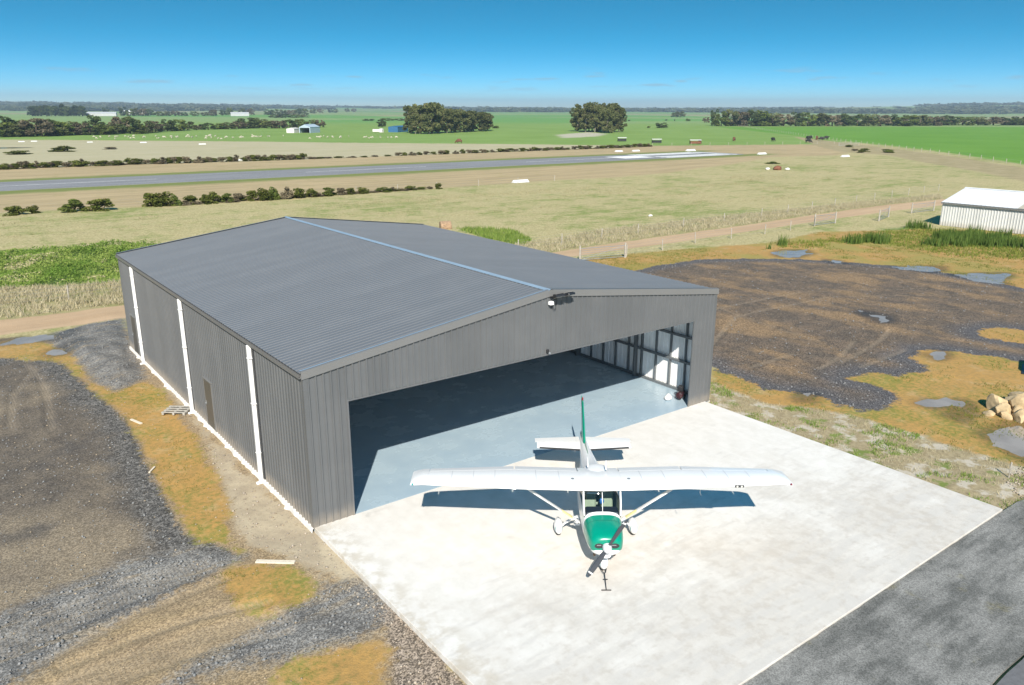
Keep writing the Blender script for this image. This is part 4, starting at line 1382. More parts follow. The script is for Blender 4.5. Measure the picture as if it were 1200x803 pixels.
for s in (1, -1):
    g = link('main_gear', None, plane)
    wheel_unit((-1.0, s * 1.19), .86, g)
    m = MB()
    P = [(-.95, s * .42, .70), (-.97, s * .72, .60), (-.99, s * 1.0, .40), (-1.0, s * 1.10, .26)]
    rows = [[(p[0] + .06, p[1], p[2] - .012), (p[0] + .06, p[1], p[2] + .012), (p[0] - .06, p[1], p[2] + .012), (p[0] - .06, p[1], p[2] - .012)] for p in P]
    m.grid(rows, closed=True, cap0=True, cap1=True); m.build('spring_leg', M_pw, g, True, 50)
    m = MB(); m.bbox(-1.0, -.80, s * .62 - .10, s * .62 + .10, .42, .45, .015); m.tube([(-.9, s * .55, .66), (-.9, s * .62, .44)], .018, 6); m.build('boarding_step', M_pw, g)
ng = link('nose_gear', None, plane)
wheel_unit((1.02, 0), .80, ng, .175)
m = MB(); m.tube([(.95, 0, .80), (1.0, 0, .45), (1.02, 0, .20)], [.045, .04, .03], 10); m.build('oleo_strut', M_gal, ng, True)
m = MB(); m.bar((1.12, 0, .62), (1.06, .0, .45), .03, .05); m.build('torque_link', M_gal, ng)

# propeller ----------------------------------------------------------------------
pr = link('propeller', None, plane)
m = MB()
rows = []
for x, rr in ((1.69, .135), (1.74, .135), (1.82, .122), (1.90, .09), (1.95, .05), (1.975, .012)):
    rows.append([(x, rr * math.cos(2 * math.pi * k / 20), 1.14 + rr * math.sin(2 * math.pi * k / 20)) for k in range(20)])
m.grid(rows, closed=True, cap0=True, cap1=True); m.build('spinner', plain('spinner_grey_white', (.60, .60, .62), .35, 0, .03), pr, True, 50)
TH = R(60)
for s in (1, -1):
    def brow(r_, ch, tw, th):
        d = Vector((0, math.cos(TH), math.sin(TH))) * s
        e = Vector((0, -math.sin(TH), math.cos(TH))) * s
        f = Vector((1, 0, 0))
        base = Vector((1.755, 0, 1.14)) + d * r_
        ax = e * math.cos(tw) + f * math.sin(tw); nn = f * math.cos(tw) - e * math.sin(tw)
        return [base + ax * (ch / 2 * math.cos(q)) + nn * (th / 2 * math.sin(q)) for q in [2 * math.pi * i / 10 for i in range(10)]]
    R1 = [(.10, .10, .7, .07), (.22, .135, .62, .045), (.45, .165, .5, .032), (.70, .155, .38, .024), (.88, .135, .31, .02)]
    R2 = [(.882, .134, .31, .02), (.925, .12, .3, .018)]
    R3 = [(.927, .119, .3, .018), (.98, .10, .28, .014), (1.02, .05, .27, .01)]
    m = MB(); m.grid([brow(*q) for q in R1], closed=True, cap0=True, cap1=True); bl = m.build('blade', M_prop, pr, True, 50)
    m = MB(); m.grid([brow(*q) for q in R2], closed=True, cap0=True, cap1=True); m.build('tip_stripe', M_pw, bl, True, 50)
    m = MB(); m.grid([brow(*q) for q in R3], closed=True, cap0=True, cap1=True); m.build('blade_tip', M_prop, bl, True, 50)

# tow bar ------------------------------------------------------------------
import mathutils
PM = Matrix.Translation(plane.location) @ Matrix.Rotation(plane.rotation_euler.z, 4, 'Z')
tw = thing('tow_bar', 'thin dark T-handled tow bar fixed to the aircraft nose wheel', 'tow bar', PM @ Vector((1.3, 0, 0)), plane.rotation_euler.z)
m = MB(); m.tube([(-.22, .11, .15), (.08, .03, .12), (.10, 0, .115)], .012, 6); m.tube([(-.22, -.11, .15), (.08, -.03, .12), (.10, 0, .115)], .012, 6); m.build('fork', M_rub, tw)
m = MB(); m.tube([(.09, 0, .115), (.80, -.03, .025)], .014, 8); m.build('shaft', M_rub, tw)
m = MB(); m.tube([(.80, -.17, .02), (.80, .11, .02)], .016, 8); m.build('handle', M_rub, tw)
m = MB(); m.tube([(.36, -.07, .08), (.36, .06, .08)], .014, 8); m.build('cross_peg', M_rub, tw)
# ------------------------------------------------------------------ vegetation
def leaf_mat(name, c1, c2, c3=None, tr=.25):
    b = NB(name)
    a = b.attr('tint')
    c = b.mix(b.ss(a, 0, 1), c1, c2)
    if c3: c = b.mix(b.ss(a, .86, .96), c, c3)
    r = b.ss(b.rand(), 0, 1, .82, 1.18)
    c = b.scale(c, r)
    d = b.n('ShaderNodeBsdfDiffuse'); t = b.n('ShaderNodeBsdfTranslucent')
    b.l(c, d.inputs[0]); b.l(c, t.inputs[0])
    mx = b.n('ShaderNodeMixShader'); mx.inputs[0].default_value = tr
    b.l(d.outputs[0], mx.inputs[1]); b.l(t.outputs[0], mx.inputs[2])
    b.l(mx.outputs[0], b.out.inputs['Surface'])
    return b.mat


M_gum = leaf_mat('gum_leaves', (0.075, 0.095, 0.035), (0.17, 0.175, 0.075), (0.23, 0.185, 0.11))
M_ever = leaf_mat('dark_evergreen_leaves', (0.05, 0.075, 0.027), (0.12, 0.15, 0.055))
M_olive = leaf_mat('olive_leaves', (0.08, 0.115, 0.027), (0.17, 0.20, 0.05))
M_greyb = leaf_mat('grey_brown_scrub', (0.14, 0.12, 0.075), (0.24, 0.20, 0.13))
M_pine = leaf_mat('pine_needles', (0.03, 0.05, 0.026), (0.07, 0.095, 0.045))
M_gorse = leaf_mat('bush_leaves', (0.07, 0.095, 0.02), (0.15, 0.16, 0.04), (0.25, 0.20, 0.10))
M_far = leaf_mat('far_wood_leaves', (0.08, 0.105, 0.055), (0.15, 0.165, 0.09))
M_bark = plain('pale_bark', (0.30, 0.26, 0.21), .9, 0, .2, 3)
M_barkd = plain('dark_bark', (0.09, 0.07, 0.05), .95, 0, .2, 3)


def crown_np(clumps, per, leaf, rng, flat=.75):
    """leaf-sized triangles spread over clump shells"""
    V = []; T = []
    for (cx, cy, cz, cr) in clumps:
        n = per
        d = rng.normal(size=(n, 3)); d /= np.linalg.norm(d, axis=1)[:, None]
        rr = cr * (0.55 + .5 * rng.random(n) ** .6)
        c = np.array([cx, cy, cz]) + d * rr[:, None] * np.array([1, 1, flat])
        a = rng.normal(size=(n, 3)); a /= np.linalg.norm(a, axis=1)[:, None]
        b_ = np.cross(a, rng.normal(size=(n, 3))); b_ /= np.linalg.norm(b_, axis=1)[:, None] + 1e-9
        s = leaf * (.6 + .8 * rng.random(n))[:, None]
        t0 = rng.random() * .5
        V.append(np.stack([c + a * s, c - a * s * .5 + b_ * s * .8, c - a * s * .5 - b_ * s * .8], 1).reshape(-1, 3))
        tt = np.clip(t0 + rng.random(n) * .5, 0, 1)
        T.append(np.repeat(tt, 3))
    V = np.vstack(V); T = np.concatenate(T)
    F = np.arange(len(V)).reshape(-1, 3)
    return V, F, T


def tree_meshes(kind, seed):
    """unit-height tree: (trunk mesh, crown mesh)"""
    rng = np.random.default_rng(seed)
    tr = MB(); cl = []
    if kind == 'gum':
        nb = rng.integers(5, 8)
        tr.tube([(0, 0, -.02), (.01, .0, .25), (.02, .01, .5)], [.032, .024, .016], 7)
        for i in range(nb):
            a = rng.random() * 6.28; h0 = rng.uniform(.22, .45); ro = rng.uniform(.12, .30); h1 = rng.uniform(.62, .9)
            p1 = (ro * math.cos(a), ro * math.sin(a), h1)
            tr.tube([(.01, 0, h0), (ro * .45 * math.cos(a), ro * .45 * math.sin(a), (h0 + h1) / 2), p1], [.016, .011, .005], 5)
            for k in range(4):
                cl.append((p1[0] + rng.normal() * .08, p1[1] + rng.normal() * .08, min(.93, p1[2] + rng.normal() * .09), rng.uniform(.07, .13)))
        for k in range(22):
            a = rng.random() * 6.28; q = rng.uniform(.08, .36)
            cl.append((q * math.cos(a), q * math.sin(a), rng.uniform(.10, .66), rng.uniform(.07, .12)))
        V, F, T = crown_np(cl, 95, .034, rng)
        mats = (M_bark, M_gum)
    elif kind == 'ever':
        tr.tube([(0, 0, -.02), (0, .01, .3), (.02, .0, .6)], [.035, .028, .012], 6)
        for i in range(30):
            a = rng.random() * 6.28; h = rng.uniform(.08, .90); q = .44 * math.sqrt(max(.05, 1 - ((h - .42) / .56) ** 2)) * rng.uniform(.5, 1)
            cl.append((q * math.cos(a), q * math.sin(a), h, rng.uniform(.09, .16)))
        for k in range(4):
            c = cl[k]; tr.tube([(0, 0, .2), (c[0] * .7, c[1] * .7, c[2])], [.014, .006], 5)
        V, F, T = crown_np(cl, 80, .040, rng)
        mats = (M_barkd, (M_ever, M_olive, M_gum, M_greyb)[seed % 4])
    elif kind == 'pine':
        tr.tube([(0, 0, -.02), (0, 0, .5), (0, 0, .9)], [.03, .02, .006], 6)
        for i in range(34):
            a = rng.random() * 6.28; h = rng.uniform(.1, .95); q = .32 * (1.05 - h) ** .6 * rng.uniform(.4, 1)
            cl.append((q * math.cos(a), q * math.sin(a), h, rng.uniform(.07, .12)))
        V, F, T = crown_np(cl, 60, .040, rng)
        mats = (M_barkd, M_pine)
    else:  # bush
        tr.tube([(0, 0, -.05), (.05, 0, .3), (.08, .05, .55)], [.04, .03, .012], 5)
        tr.tube([(0, 0, -.05), (-.12, .1, .3), (-.22, .15, .5)], [.035, .022, .01], 5)
        for i in range(16):
            a = rng.random() * 6.28; h = rng.uniform(.04, .84); q = .42 * math.sqrt(max(.05, 1 - (h / 1.0) ** 2)) * rng.random() ** .5
            cl.append((q * math.cos(a), q * math.sin(a), h, rng.uniform(.14, .22)))
        V, F, T = crown_np(cl, 110, .052, rng)
        mats = (M_barkd, (M_gorse, M_gorse, M_olive, M_greyb)[seed % 4])
    V[:, 2] = np.maximum(V[:, 2], 0.0)
    tme = tr.mesh('trunk', mats[0], True)
    cme = np_mesh('crown', V, F, mats[1], {'tint': T})
    return tme, cme


PROTO = {}
for kind, n in (('gum', 5), ('ever', 8), ('pine', 3), ('bush', 8)):
    PROTO[kind] = [tree_meshes(kind, 100 + i + {'gum': 0, 'ever': 20, 'pine': 40, 'bush': 60}[kind]) for i in range(n)]
TR = random.Random(5)


def tree(kind, x, y, h, w, label, group, idx=None, name=None, cat=None):
    ps = PROTO[kind]
    tme, cme = ps[(idx if idx is not None else TR.randrange(len(ps))) % len(ps)]
    base = {'gum': .40, 'ever': .50, 'pine': .34, 'bush': .52}[kind]
    nm = name or {'gum': 'gum_tree', 'ever': 'tree', 'pine': 'pine_tree', 'bush': 'bush'}[kind]
    t = thing(nm, label, cat or ('bush' if kind == 'bush' else 'tree'), (x, y, gz(x, y) - .03), TR.random() * 6.28, group)
    s = w / base
    t.scale = (s, s, h)
    link('trunk', tme, t); link('crown', cme, t)
    return t


CLUMP_R = [(329.0, 357.0, 14.1, 6.0), (320.4, 340.4, 16.4, 6.4), (325.3, 337.5, 16.8, 6.4), (342.5, 349.0, 17.0, 6.6), (333.8, 332.4, 16.4, 6.9), (337.9, 330.0, 14.1, 4.8), (335.1, 353.4, 15.1, 5.5), (319.3, 320.9, 14.9, 5.6), (330, 345, 16.5, 6.5), (338, 340, 15.8, 6.0)]
for i, (x, y, h, w) in enumerate(CLUMP_R):
    tree('gum', x, y, h, w * .95, 'tall dense gum tree in the rounded clump standing alone on green pasture', 'gum trees of the rounded clump', i)
CLUMP_L = [(223.2, 378.6, 14.5, 5.0), (219.2, 362.5, 15.7, 5.8), (223.6, 359.9, 16.2, 6.3), (235.9, 370.9, 15.4, 6.0), (240.4, 368.2, 13.2, 5.0), (253.9, 380.0, 12.7, 5.7), (258.6, 377.2, 12.3, 5.7), (273.3, 389.8, 11.8, 5.9), (277.8, 387.1, 11.3, 5.4), (292.1, 401.8, 10.3, 3.9), (217.2, 363.7, 11.5, 4.4), (229, 366, 15, 6), (247, 374, 12.5, 5.5), (266, 383, 12, 5.5), (285, 394, 10.6, 5)]
for i, (x, y, h, w) in enumerate(CLUMP_L):
    tall = x < 238
    tree('gum', x, y, h, w, 'tall gum tree at the high left end of the long clump by the blue building' if tall else 'shorter gum tree in the low right half of the long sloping clump', 'tall left gums of the long clump' if tall else 'shorter right gums of the long clump', i + 2)
BELT_L = [(31.8, 429.6, 8.5, 7.4), (36.3, 426.7, 7.0, 7.3), (40.3, 424.3, 5.4, 6.3), (44.8, 421.5, 8.1, 8.2), (50.9, 432.3, 6.8, 6.9), (55.3, 429.6, 6.0, 6.4), (62.3, 440.9, 5.8, 6.1), (66.5, 438.3, 5.4, 5.6), (74.9, 449.8, 8.5, 5.7), (76.4, 432.3, 4.5, 5.0), (82.9, 445.0, 4.7, 5.7), (89.9, 458.5, 8.4, 6.9), (89.9, 440.8, 7.7, 5.6), (93.2, 438.7, 4.7, 4.6), (100.6, 452.1, 5.7, 5.3), (108.4, 466.5, 5.5, 5.4), (118.6, 480.9, 6.1, 5.1), (125.6, 487.6, 6.0, 6.3), (136.6, 504.0, 4.7, 5.9), (145.3, 511.1, 2.5, 3.6), (150.3, 508.2, 3.6, 5.4), (159.6, 515.5, 3.4, 5.5), (164.7, 512.6, 3.9, 5.5), (174.0, 520.4, 4.2, 5.6), (183.3, 528.9, 6.2, 8.2), (194.0, 537.2, 5.0, 7.7), (196.5, 521.4, 4.6, 5.7), (201.4, 518.6, 5.1, 5.6), (212.1, 527.0, 5.0, 5.8), (223.3, 535.8, 5.3, 5.9), (230.0, 532.0, 4.8, 5.2), (235.3, 529.1, 4.8, 3.9)]
ex = []
for k in range(11):
    t = k / 10
    ex.append((22 + 58 * t + TR.uniform(-3, 3), 418 + 20 * t + TR.uniform(-4, 4), TR.uniform(3.6, 5.2), 5.4))
for k in range(8):
    ex.append((-60 + 9 * k, 440 - 2 * k, TR.uniform(5, 8), 6))
for i, (x, y, h, w) in enumerate(BELT_L + ex):
    far = x > 130
    tree('ever', x, y, h * 1.15, w * 1.05, 'low bushy tree in the broken shelter belt behind the grazing sheep' if far else 'dark rounded tree in the thick shelter belt at the far left',
         'trees of the broken shelter belt' if far else 'trees of the thick left shelter belt', i)
for x, y, h, w in [(201, 564, 6.9, 6.7), (207, 560, 5.7, 6), (280, 520, 6.3, 4.2)]:
    tree('ever', x, y, h, w, 'lone tree beside the small blue building' if x > 250 else 'taller tree rising behind the broken shelter belt', None if x > 250 else 'trees behind the broken belt')
PINES = [(169, 1454, 16.0), (178, 1451, 16.6), (187, 1448, 16.6), (196, 1446, 17.3), (205, 1443, 19.2), (214, 1440, 16.6), (224, 1437, 17.3), (234, 1434, 16.6)]
for i, (x, y, h) in enumerate(PINES):
    for k in range(2):
        tree('ever' if (i + k) % 2 else 'pine', x + TR.uniform(-5, 5), y + k * 14, h * TR.uniform(.9, 1), 8.5, 'tall dark tree in the solid row on the skyline at far left', 'skyline row at far left', (i * 4) % 8)
MID = [(300, 1461, 14.7), (310, 1458, 12), (319, 1455, 13.4), (329, 1452, 13.4), (339, 1449, 11.4), (352, 1445, 8), (364, 1442, 8), (377, 1438, 9.4), (390, 1434, 6.7), (406, 1429, 8), (422, 1424, 6.7), (435, 1420, 12), (476, 1498, 10.6), (519, 1587, 14.1), (540, 1581, 13.4), (556, 1577, 13.4), (349, 1856, 15)]
for i, (x, y, h) in enumerate(MID):
    tree('ever', x, y, h, 8.5, 'distant tree in the line between the two far white sheds', 'trees between the far white sheds', i)
MID2 = [(589, 1569, 11.2), (602, 1566, 11.9), (616, 1562, 11.2), (631, 1558, 11.2), (689, 1660, 13.4), (701, 1657, 13.4), (903, 2077, 13.5), (990, 2227, 13.5), (1102, 2402, 11.4), (1119, 2401, 11.4), (1261, 2610, 13.6), (1287, 2610, 13.6), (449, 1130, 5.6), (462, 1122, 5.2), (437, 1138, 5.0), (495, 1176, 4.1)]
for i, (x, y, h) in enumerate(MID2):
    tree('ever', x, y, h, 10.5, 'distant dark tree in the short rows above the open-fronted shed', 'short rows above the open shed', i)
for i, (x, y, h, w) in enumerate([(420, 814, 2.1, 8), (440, 805, 3.0, 8), (452, 800, 2.6, 8), (465, 794, 3.4, 7)]):
    tree('ever', x, y, h, w, 'low hedge tree behind the small blue building', 'hedge behind the blue building', i)
BELT_R = [(547.2, 428.2, 12.0, 3.9), (538.0, 413.7, 10.8, 6.1), (545.2, 409.8, 12.0, 6.8), (553.1, 405.5, 11.4, 6.9), (561.0, 401.2, 11.4, 7.7), (569.6, 396.5, 11.4, 7.7), (577.6, 392.2, 9.6, 7.8), (586.3, 387.5, 9.0, 7.8), (595.7, 382.3, 10.2, 7.1), (605.1, 377.2, 10.2, 7.1), (614.6, 372.1, 9.6, 8.0), (624.8, 366.5, 9.0, 8.0), (635.0, 360.9, 9.0, 7.3), (662.4, 366.0, 8.9, 7.6), (654.3, 350.4, 9.0, 7.4), (664.0, 345.2, 8.4, 7.5), (692.4, 349.8, 8.6, 7.7), (684.9, 333.8, 8.4, 8.4), (715.6, 337.3, 8.3, 8.8), (727.3, 331.0, 7.7, 8.0), (760.4, 334.6, 7.6, 9.2), (774.1, 327.3, 6.9, 9.3), (788.0, 319.9, 6.9, 9.4), (801.9, 312.5, 6.9, 9.5), (815.9, 305.0, 6.9, 9.6), (830.0, 297.4, 6.9, 9.7), (849.8, 286.9, 6.9, 9.9), (869.7, 276.2, 6.9, 10.0)]
ex = []
for k in range(26):
    t = TR.random()
    ex.append((555 + 330 * t, 412 - 132 * t + TR.uniform(2, 22), TR.uniform(4.2, 7.5), TR.uniform(5, 8)))
for i, (x, y, h, w) in enumerate(BELT_R + ex):
    tree('ever', x, y, h * 1.15, w * 1.15, ('tall gum-like tree at the dense left end of the belt beyond the bright green field' if x < 600 else 'low tree in the long thin right part of the belt beyond the green field'),
         ('dense left end of the field belt' if x < 600 else 'thin right part of the field belt'), i)
for x, y, h, w, lab in [(446, 395, 3.9, 5.3, 'round dark bush standing by itself on the green pasture'), (438, 400, 1.4, 1.7, 'tiny bush just left of the round pasture bush'),
                        (1106, 958, 11, 11, 'grey rounded tree alone near the far ridge'), (745, 628, 2.9, 3.2, 'small dark shrub left of the far scrub belt'), (666, 535, 5.9, 4.3, 'grey tree at the left end of the mixed belt'),
                        (1159, 1019, 8.5, 7.6, 'smaller tree touching the grey rounded tree near the ridge'), (331, 446, 1.9, 2.8, 'small round bush at the right end of the sloping gum clump'),
                        (2960, 3884, 15, 22, 'far tree poking above the horizon right of the long clump')]:
    tree('ever' if h > 2.5 else 'bush', x, y, h, w, lab, None)
BUSH = [(1.9, 96.8, 1.2, 1.4), (3.8, 97.6, 1.0, 0.8), (8.4, 96.4, 1.5, 1.7), (11.5, 95.9, 1.5, 1.7), (18.1, 96.5, 1.8, 1.3), (19.6, 96.1, 1.8, 1.6), (21.1, 95.6, 1.5, 0.9), (23.5, 96.4, 1.3, 1.2), (25.3, 96.5, 1.3, 0.9), (26.5, 95.6, 1.6, 1.1), (28.2, 95.7, 1.2, 1.1), (30.0, 95.8, 1.2, 0.9), (31.8, 95.2, 1.5, 0.9), (33.5, 94.7, 1.7, 1.2), (35.1, 95.0, 1.8, 0.9), (36.9, 95.1, 1.7, 1.1), (38.7, 94.6, 1.6, 1.1), (40.8, 94.6, 1.3, 1.0), (44.0, 95.4, 1.2, 1.3), (46.2, 95.4, 1.1, 0.8), (47.6, 95.2, 1.0, 0.8), (49.8, 95.2, 1.0, 1.0), (53.9, 95.7, 0.8, 1.3), (56.0, 95.9, 0.7, 0.9), (58.8, 95.7, 0.8, 1.0), (63.9, 94.8, 1.0, 0.7)]
for i, (x, y, h, w) in enumerate(BUSH):
    lab, grp = 'bush in the long row along the fence in front of the runway', 'bushes along the runway fence'
    if 4 <= i <= 6: lab, grp = 'bush in the largest dark green block at the left of the runway row', 'largest block of runway bushes'
    if i >= 18: lab, grp = 'low brownish bush in the thin right part of the runway row', 'thin right part of the runway row'
    if i == 0: lab, grp = 'leftmost dark bush of the row in front of the runway', None
    if i == 1: lab, grp = 'small round bush close beside the leftmost runway bush', None
    if i == 2: lab, grp = 'left one of two equal isolated bushes before the runway', None
    if i == 3: lab, grp = 'right one of two equal isolated bushes before the runway', None
    if i == 25: lab, grp = 'small separate bush at the right end of the runway row', None
    tree('bush', x, y, h * 1.12, w * 1.08, lab, grp, i if i % 4 != 3 or i > 10 else i + 1)
x = 20.5
k = 0
while x < 63:
    tree('bush', x, 95.6 + TR.uniform(-.6, .6), TR.uniform(.4, .8) * (1 if x < 44 else .7), TR.uniform(.7, 1.15), 'low brownish undergrowth bush filling the runway fence row', 'undergrowth of the runway row', [3, 7, 3, 0][k % 4])
    x += TR.uniform(.9, 1.7); k += 1
for i, (x, y, h, w) in enumerate([(18.7, 254, 1.3, 3.6), (33.2, 264.7, 1.9, 4.1), (28.9, 264.5, .5, 1.6), (47.3, 271.7, .8, 2.6)]):
    tree('bush', x, y, h, w, ['flat wide bush beyond the runway at the left edge', 'largest bush on the dry field beyond the runway', 'tiny tuft of bush left of the largest dry-field bush', 'low brown bush right of the largest dry-field bush'][i], None, i)
for i, (x, y, h, w) in enumerate([(272.3, 142.4, 1.0, 1.8), (244.8, 120.7, 1.3, 1.9), (246.0, 113.5, 1.2, 2.5), (247.4, 125.6, .8, 1.3), (238, 118, .9, 1.6)]):
    tree('bush', x, y, h, w, 'brown scrubby bush on the dry strip below the green field', 'scrub on the dry strip', i)
tree('bush', 168, 101.8, .6, 1.9, 'flat green bush right of the runway end', None, 2)
# the low hedge beyond the runway: a countable row of scrubby bushes
k = 0
x = -40.0
while x < 215:
    if x < 80: hh, dens = TR.uniform(1.1, 1.9), 1.5
    elif x < 105: hh, dens = TR.uniform(.35, .7), 3.2
    else: hh, dens = TR.uniform(.8, 1.5), 2.4
    yy = 188.5 - 2.5 * sstep(20, 80, np.array([x]))[0] + TR.uniform(-.8, .8)
    if x > 80: yy = 185.6 + TR.uniform(-1, 1)
    tree('bush', x, yy, hh, TR.uniform(1.1, 1.9), ('scrubby bush in the dense left part of the low hedge beyond the runway' if x < 80 else 'small scattered bush in the gappy middle of the hedge beyond the runway' if x < 125 else 'scrubby bush in the hedge beyond the runway threshold bars'),
         ('dense left hedge beyond the runway' if x < 80 else 'gappy middle of the hedge' if x < 125 else 'hedge beyond the threshold'), [3, 0, 7, 1, 3, 4][k % 6])
    x += dens * TR.uniform(.7, 1.3); k += 1


# wooded hills far behind, one mass
def far_wood():
    rng = np.random.default_rng(3)
    n = 12000
    az = R(37.15) + (rng.random(n) - .5) * R(96)
    r = 1900 * np.exp(rng.random(n) * math.log(6800 / 1900))
    X = CX + np.sin(az) * r; Y = CY + np.cos(az) * r
    m = fbm(X / 700, Y / 700, 31, 4) + .10 * sstep(2800, 4800, r) + .06 * sstep(.95, 1.2, az)
    keep = (m > .625) & (r > 3000)
    X, Y, r = X[keep], Y[keep], r[keep]
    Z = ground_h(X, Y, False)
    V = []; F = []; T = []
    base = 0
    # one lumpy, leaf-faceted crown per stand
    for i in range(len(X)):
        k = 26
        w = rng.uniform(12, 26) * (1 + r[i] / 8000); h = rng.uniform(7, 14)
        d = rng.normal(size=(k, 3)); d /= np.linalg.norm(d, axis=1)[:, None]
        c = np.array([X[i], Y[i], Z[i] + h * .45]) + d * np.array([w, w, h * .5]) * rng.uniform(.5, 1, (k, 1))
        a = rng.normal(size=(k, 3)) * np.array([w * .30, w * .30, h * .24]); b_ = rng.normal(size=(k, 3)) * np.array([w * .30, w * .30, h * .24])
        V.append(np.stack([c + a, c - a * .5 + b_, c - a * .5 - b_], 1).reshape(-1, 3))
        T.append(np.repeat(rng.random(k), 3))
    V = np.vstack(V); T = np.concatenate(T)
    me = np_mesh('far_wood', V, np.arange(len(V)).reshape(-1, 3), M_far, {'tint': T})
    tag(link('far_wood', me), 'far wooded ridges on the horizon', 'wood', kind='stuff')


far_wood()


# ------------------------------------------------------------------ grass
def grass_mat(name, c1, c2, c3):
    return leaf_mat(name, c1, c2, c3, .3)


M_straw = grass_mat('dry_grass_blades', (0.42, 0.36, 0.22), (0.58, 0.51, 0.35), (0.22, 0.24, 0.08))
M_greeng = grass_mat('green_weed_blades', (0.12, 0.21, 0.035), (0.28, 0.34, 0.09), (0.48, 0.42, 0.25))
M_reed = grass_mat('green_reed_blades', (0.08, 0.15, 0.03), (0.18, 0.25, 0.06), (0.36, 0.33, 0.18))
M_turf = grass_mat('short_turf_blades', (0.13, 0.17, 0.03), (0.20, 0.22, 0.05), (0.36, 0.30, 0.16))


def blades(name, label, pts, hmin, hmax, per, wid, mat, lean=.45, seed=1, hmap=None, spread=.12):
    rng = np.random.default_rng(seed)
    P = np.repeat(np.asarray(pts), per, axis=0)
    n = len(P)
    P = P + rng.normal(size=(n, 2)) * spread
    z = ground_h(P[:, 0], P[:, 1], False) if n > 60000 else ground_h(P[:, 0], P[:, 1])
    h = rng.uniform(hmin, hmax, n)
    if hmap is not None: h = h * hmap(P[:, 0], P[:, 1])
    a = rng.random(n) * 2 * np.pi; ln = rng.random(n) * lean * h
    b = np.stack([P[:, 0], P[:, 1], z - .02], 1)
    tip = b + np.stack([np.cos(a) * ln, np.sin(a) * ln, h], 1)
    q = rng.random(n) * 2 * np.pi
    s = np.stack([np.cos(q), np.sin(q), np.zeros(n)], 1) * (wid * (.6 + .8 * rng.random(n)))[:, None]
    V = np.stack([b - s, b + s, tip], 1).reshape(-1, 3)
    clump = vnoise(P[:, 0] * 1.3, P[:, 1] * 1.3, seed) * .5 + fbm(P[:, 0] * .25, P[:, 1] * .25, seed + 3, 3) * .6
    T = np.repeat(np.clip(.22 + .55 * clump + (rng.random(n) - .5) * .6, 0, 1), 3)
    me = np_mesh(name, V, np.arange(len(V)).reshape(-1, 3), mat, {'tint': T})
    return tag(link(name, me), label, 'grass', kind='stuff')


def scatter(poly, dens, seed, inset=0.0, nmask=None, clip=None):
    rng = np.random.default_rng(seed)
    P = np.asarray(poly); x0, y0 = P.min(0); x1, y1 = P.max(0)
    if clip: x0, x1 = max(x0, clip[0]), min(x1, clip[1])
    n = int((x1 - x0) * (y1 - y0) * dens)
    X = rng.uniform(x0, x1, n); Y = rng.uniform(y0, y1, n)
    k = poly_sd(X, Y, poly) > inset
    X, Y = X[k], Y[k]
    if nmask is not None:
        k = nmask(X, Y) > rng.random(len(X)); X, Y = X[k], Y[k]
    return np.stack([X, Y], 1)


def weeds(name, label, pts, mat, seed):
    """low leafy scrub: leaf faces piled over an uneven canopy height"""
    rng = np.random.default_rng(seed)
    P = np.repeat(np.asarray(pts), 5, axis=0); n = len(P)
    P = P + rng.normal(size=(n, 2)) * .15
    H = .10 + .70 * sstep(.38, .75, fbm(P[:, 0] * .33, P[:, 1] * .33, seed + 1, 3)) * (.6 + .8 * vnoise(P[:, 0] * 1.1, P[:, 1] * 1.1, seed + 2))
    c = np.stack([P[:, 0], P[:, 1], ground_h(P[:, 0], P[:, 1], False) + H * rng.random(n) ** .45], 1)
    a = rng.normal(size=(n, 3)) * np.array([1, 1, .8]); a /= np.linalg.norm(a, axis=1)[:, None]
    b_ = np.cross(a, rng.normal(size=(n, 3))); b_ /= np.linalg.norm(b_, axis=1)[:, None] + 1e-9
    sz = rng.uniform(.04, .10, n)[:, None]
    V = np.stack([c + a * sz * 1.4, c - a * sz * .5 + b_ * sz * .7, c - a * sz * .5 - b_ * sz * .7], 1).reshape(-1, 3)
    low = fbm(P[:, 0] * .22, P[:, 1] * .22, seed + 5, 3)
    T = np.repeat(np.clip(.04 + .9 * low + (rng.random(n) - .5) * .5 + .35 * sstep(.58, .72, vnoise(P[:, 0] * .5, P[:, 1] * .5, seed + 9)), 0, 1), 3)
    me = np_mesh(name, V, np.arange(len(V)).reshape(-1, 3), mat, {'tint': T})
    return tag(link(name, me), label, 'weeds', kind='stuff')


LT = ZONES['ltall']


def off_track(P):
    return P[poly_sd(P[:, 0], P[:, 1], ZONES['track']) < -.3]


blades('dry_grass', 'long straw-coloured grass beside the dirt track', off_track(np.vstack([scatter(LT, 9, 1, .1, clip=(-16, 8)), scatter(LT, 3, 2, .1, clip=(8, 36)), scatter(LT, 7, 3, .1, clip=(36, 126))])),
       .18, .50, 7, .032, M_straw, 1.1, 5, lambda x, y: .55 + .7 * fbm(x * .5, y * .5, 4), .18)
L1 = ZONES['lush1']
weeds('green_weeds', 'lush green weeds and scrub growing behind the dirt track', scatter(L1, 30, 4, -.5, lambda x, y: sstep(-.5, 1.5, poly_sd(x, y, L1) + 2.5 * (fbm(x * .4, y * .4, 71) - .4))), M_greeng, 6)
blades('green_weeds', 'patch of lush green grass behind the hangar roof', scatter(ZONES['lush2'], 12, 5), .2, .55, 6, .05, M_greeng, .6, 7, None, .15)
L3 = ZONES['lush3']
blades('reeds', 'tall green reeds and rushes in the wet ground before the white shed',
       scatter(L3, 12, 6, .3, lambda x, y: sstep(.54, .62, fbm(x * .2, y * .2, 17, 3))), .5, 1.25, 7, .05, M_reed, .35, 8, None, .16)
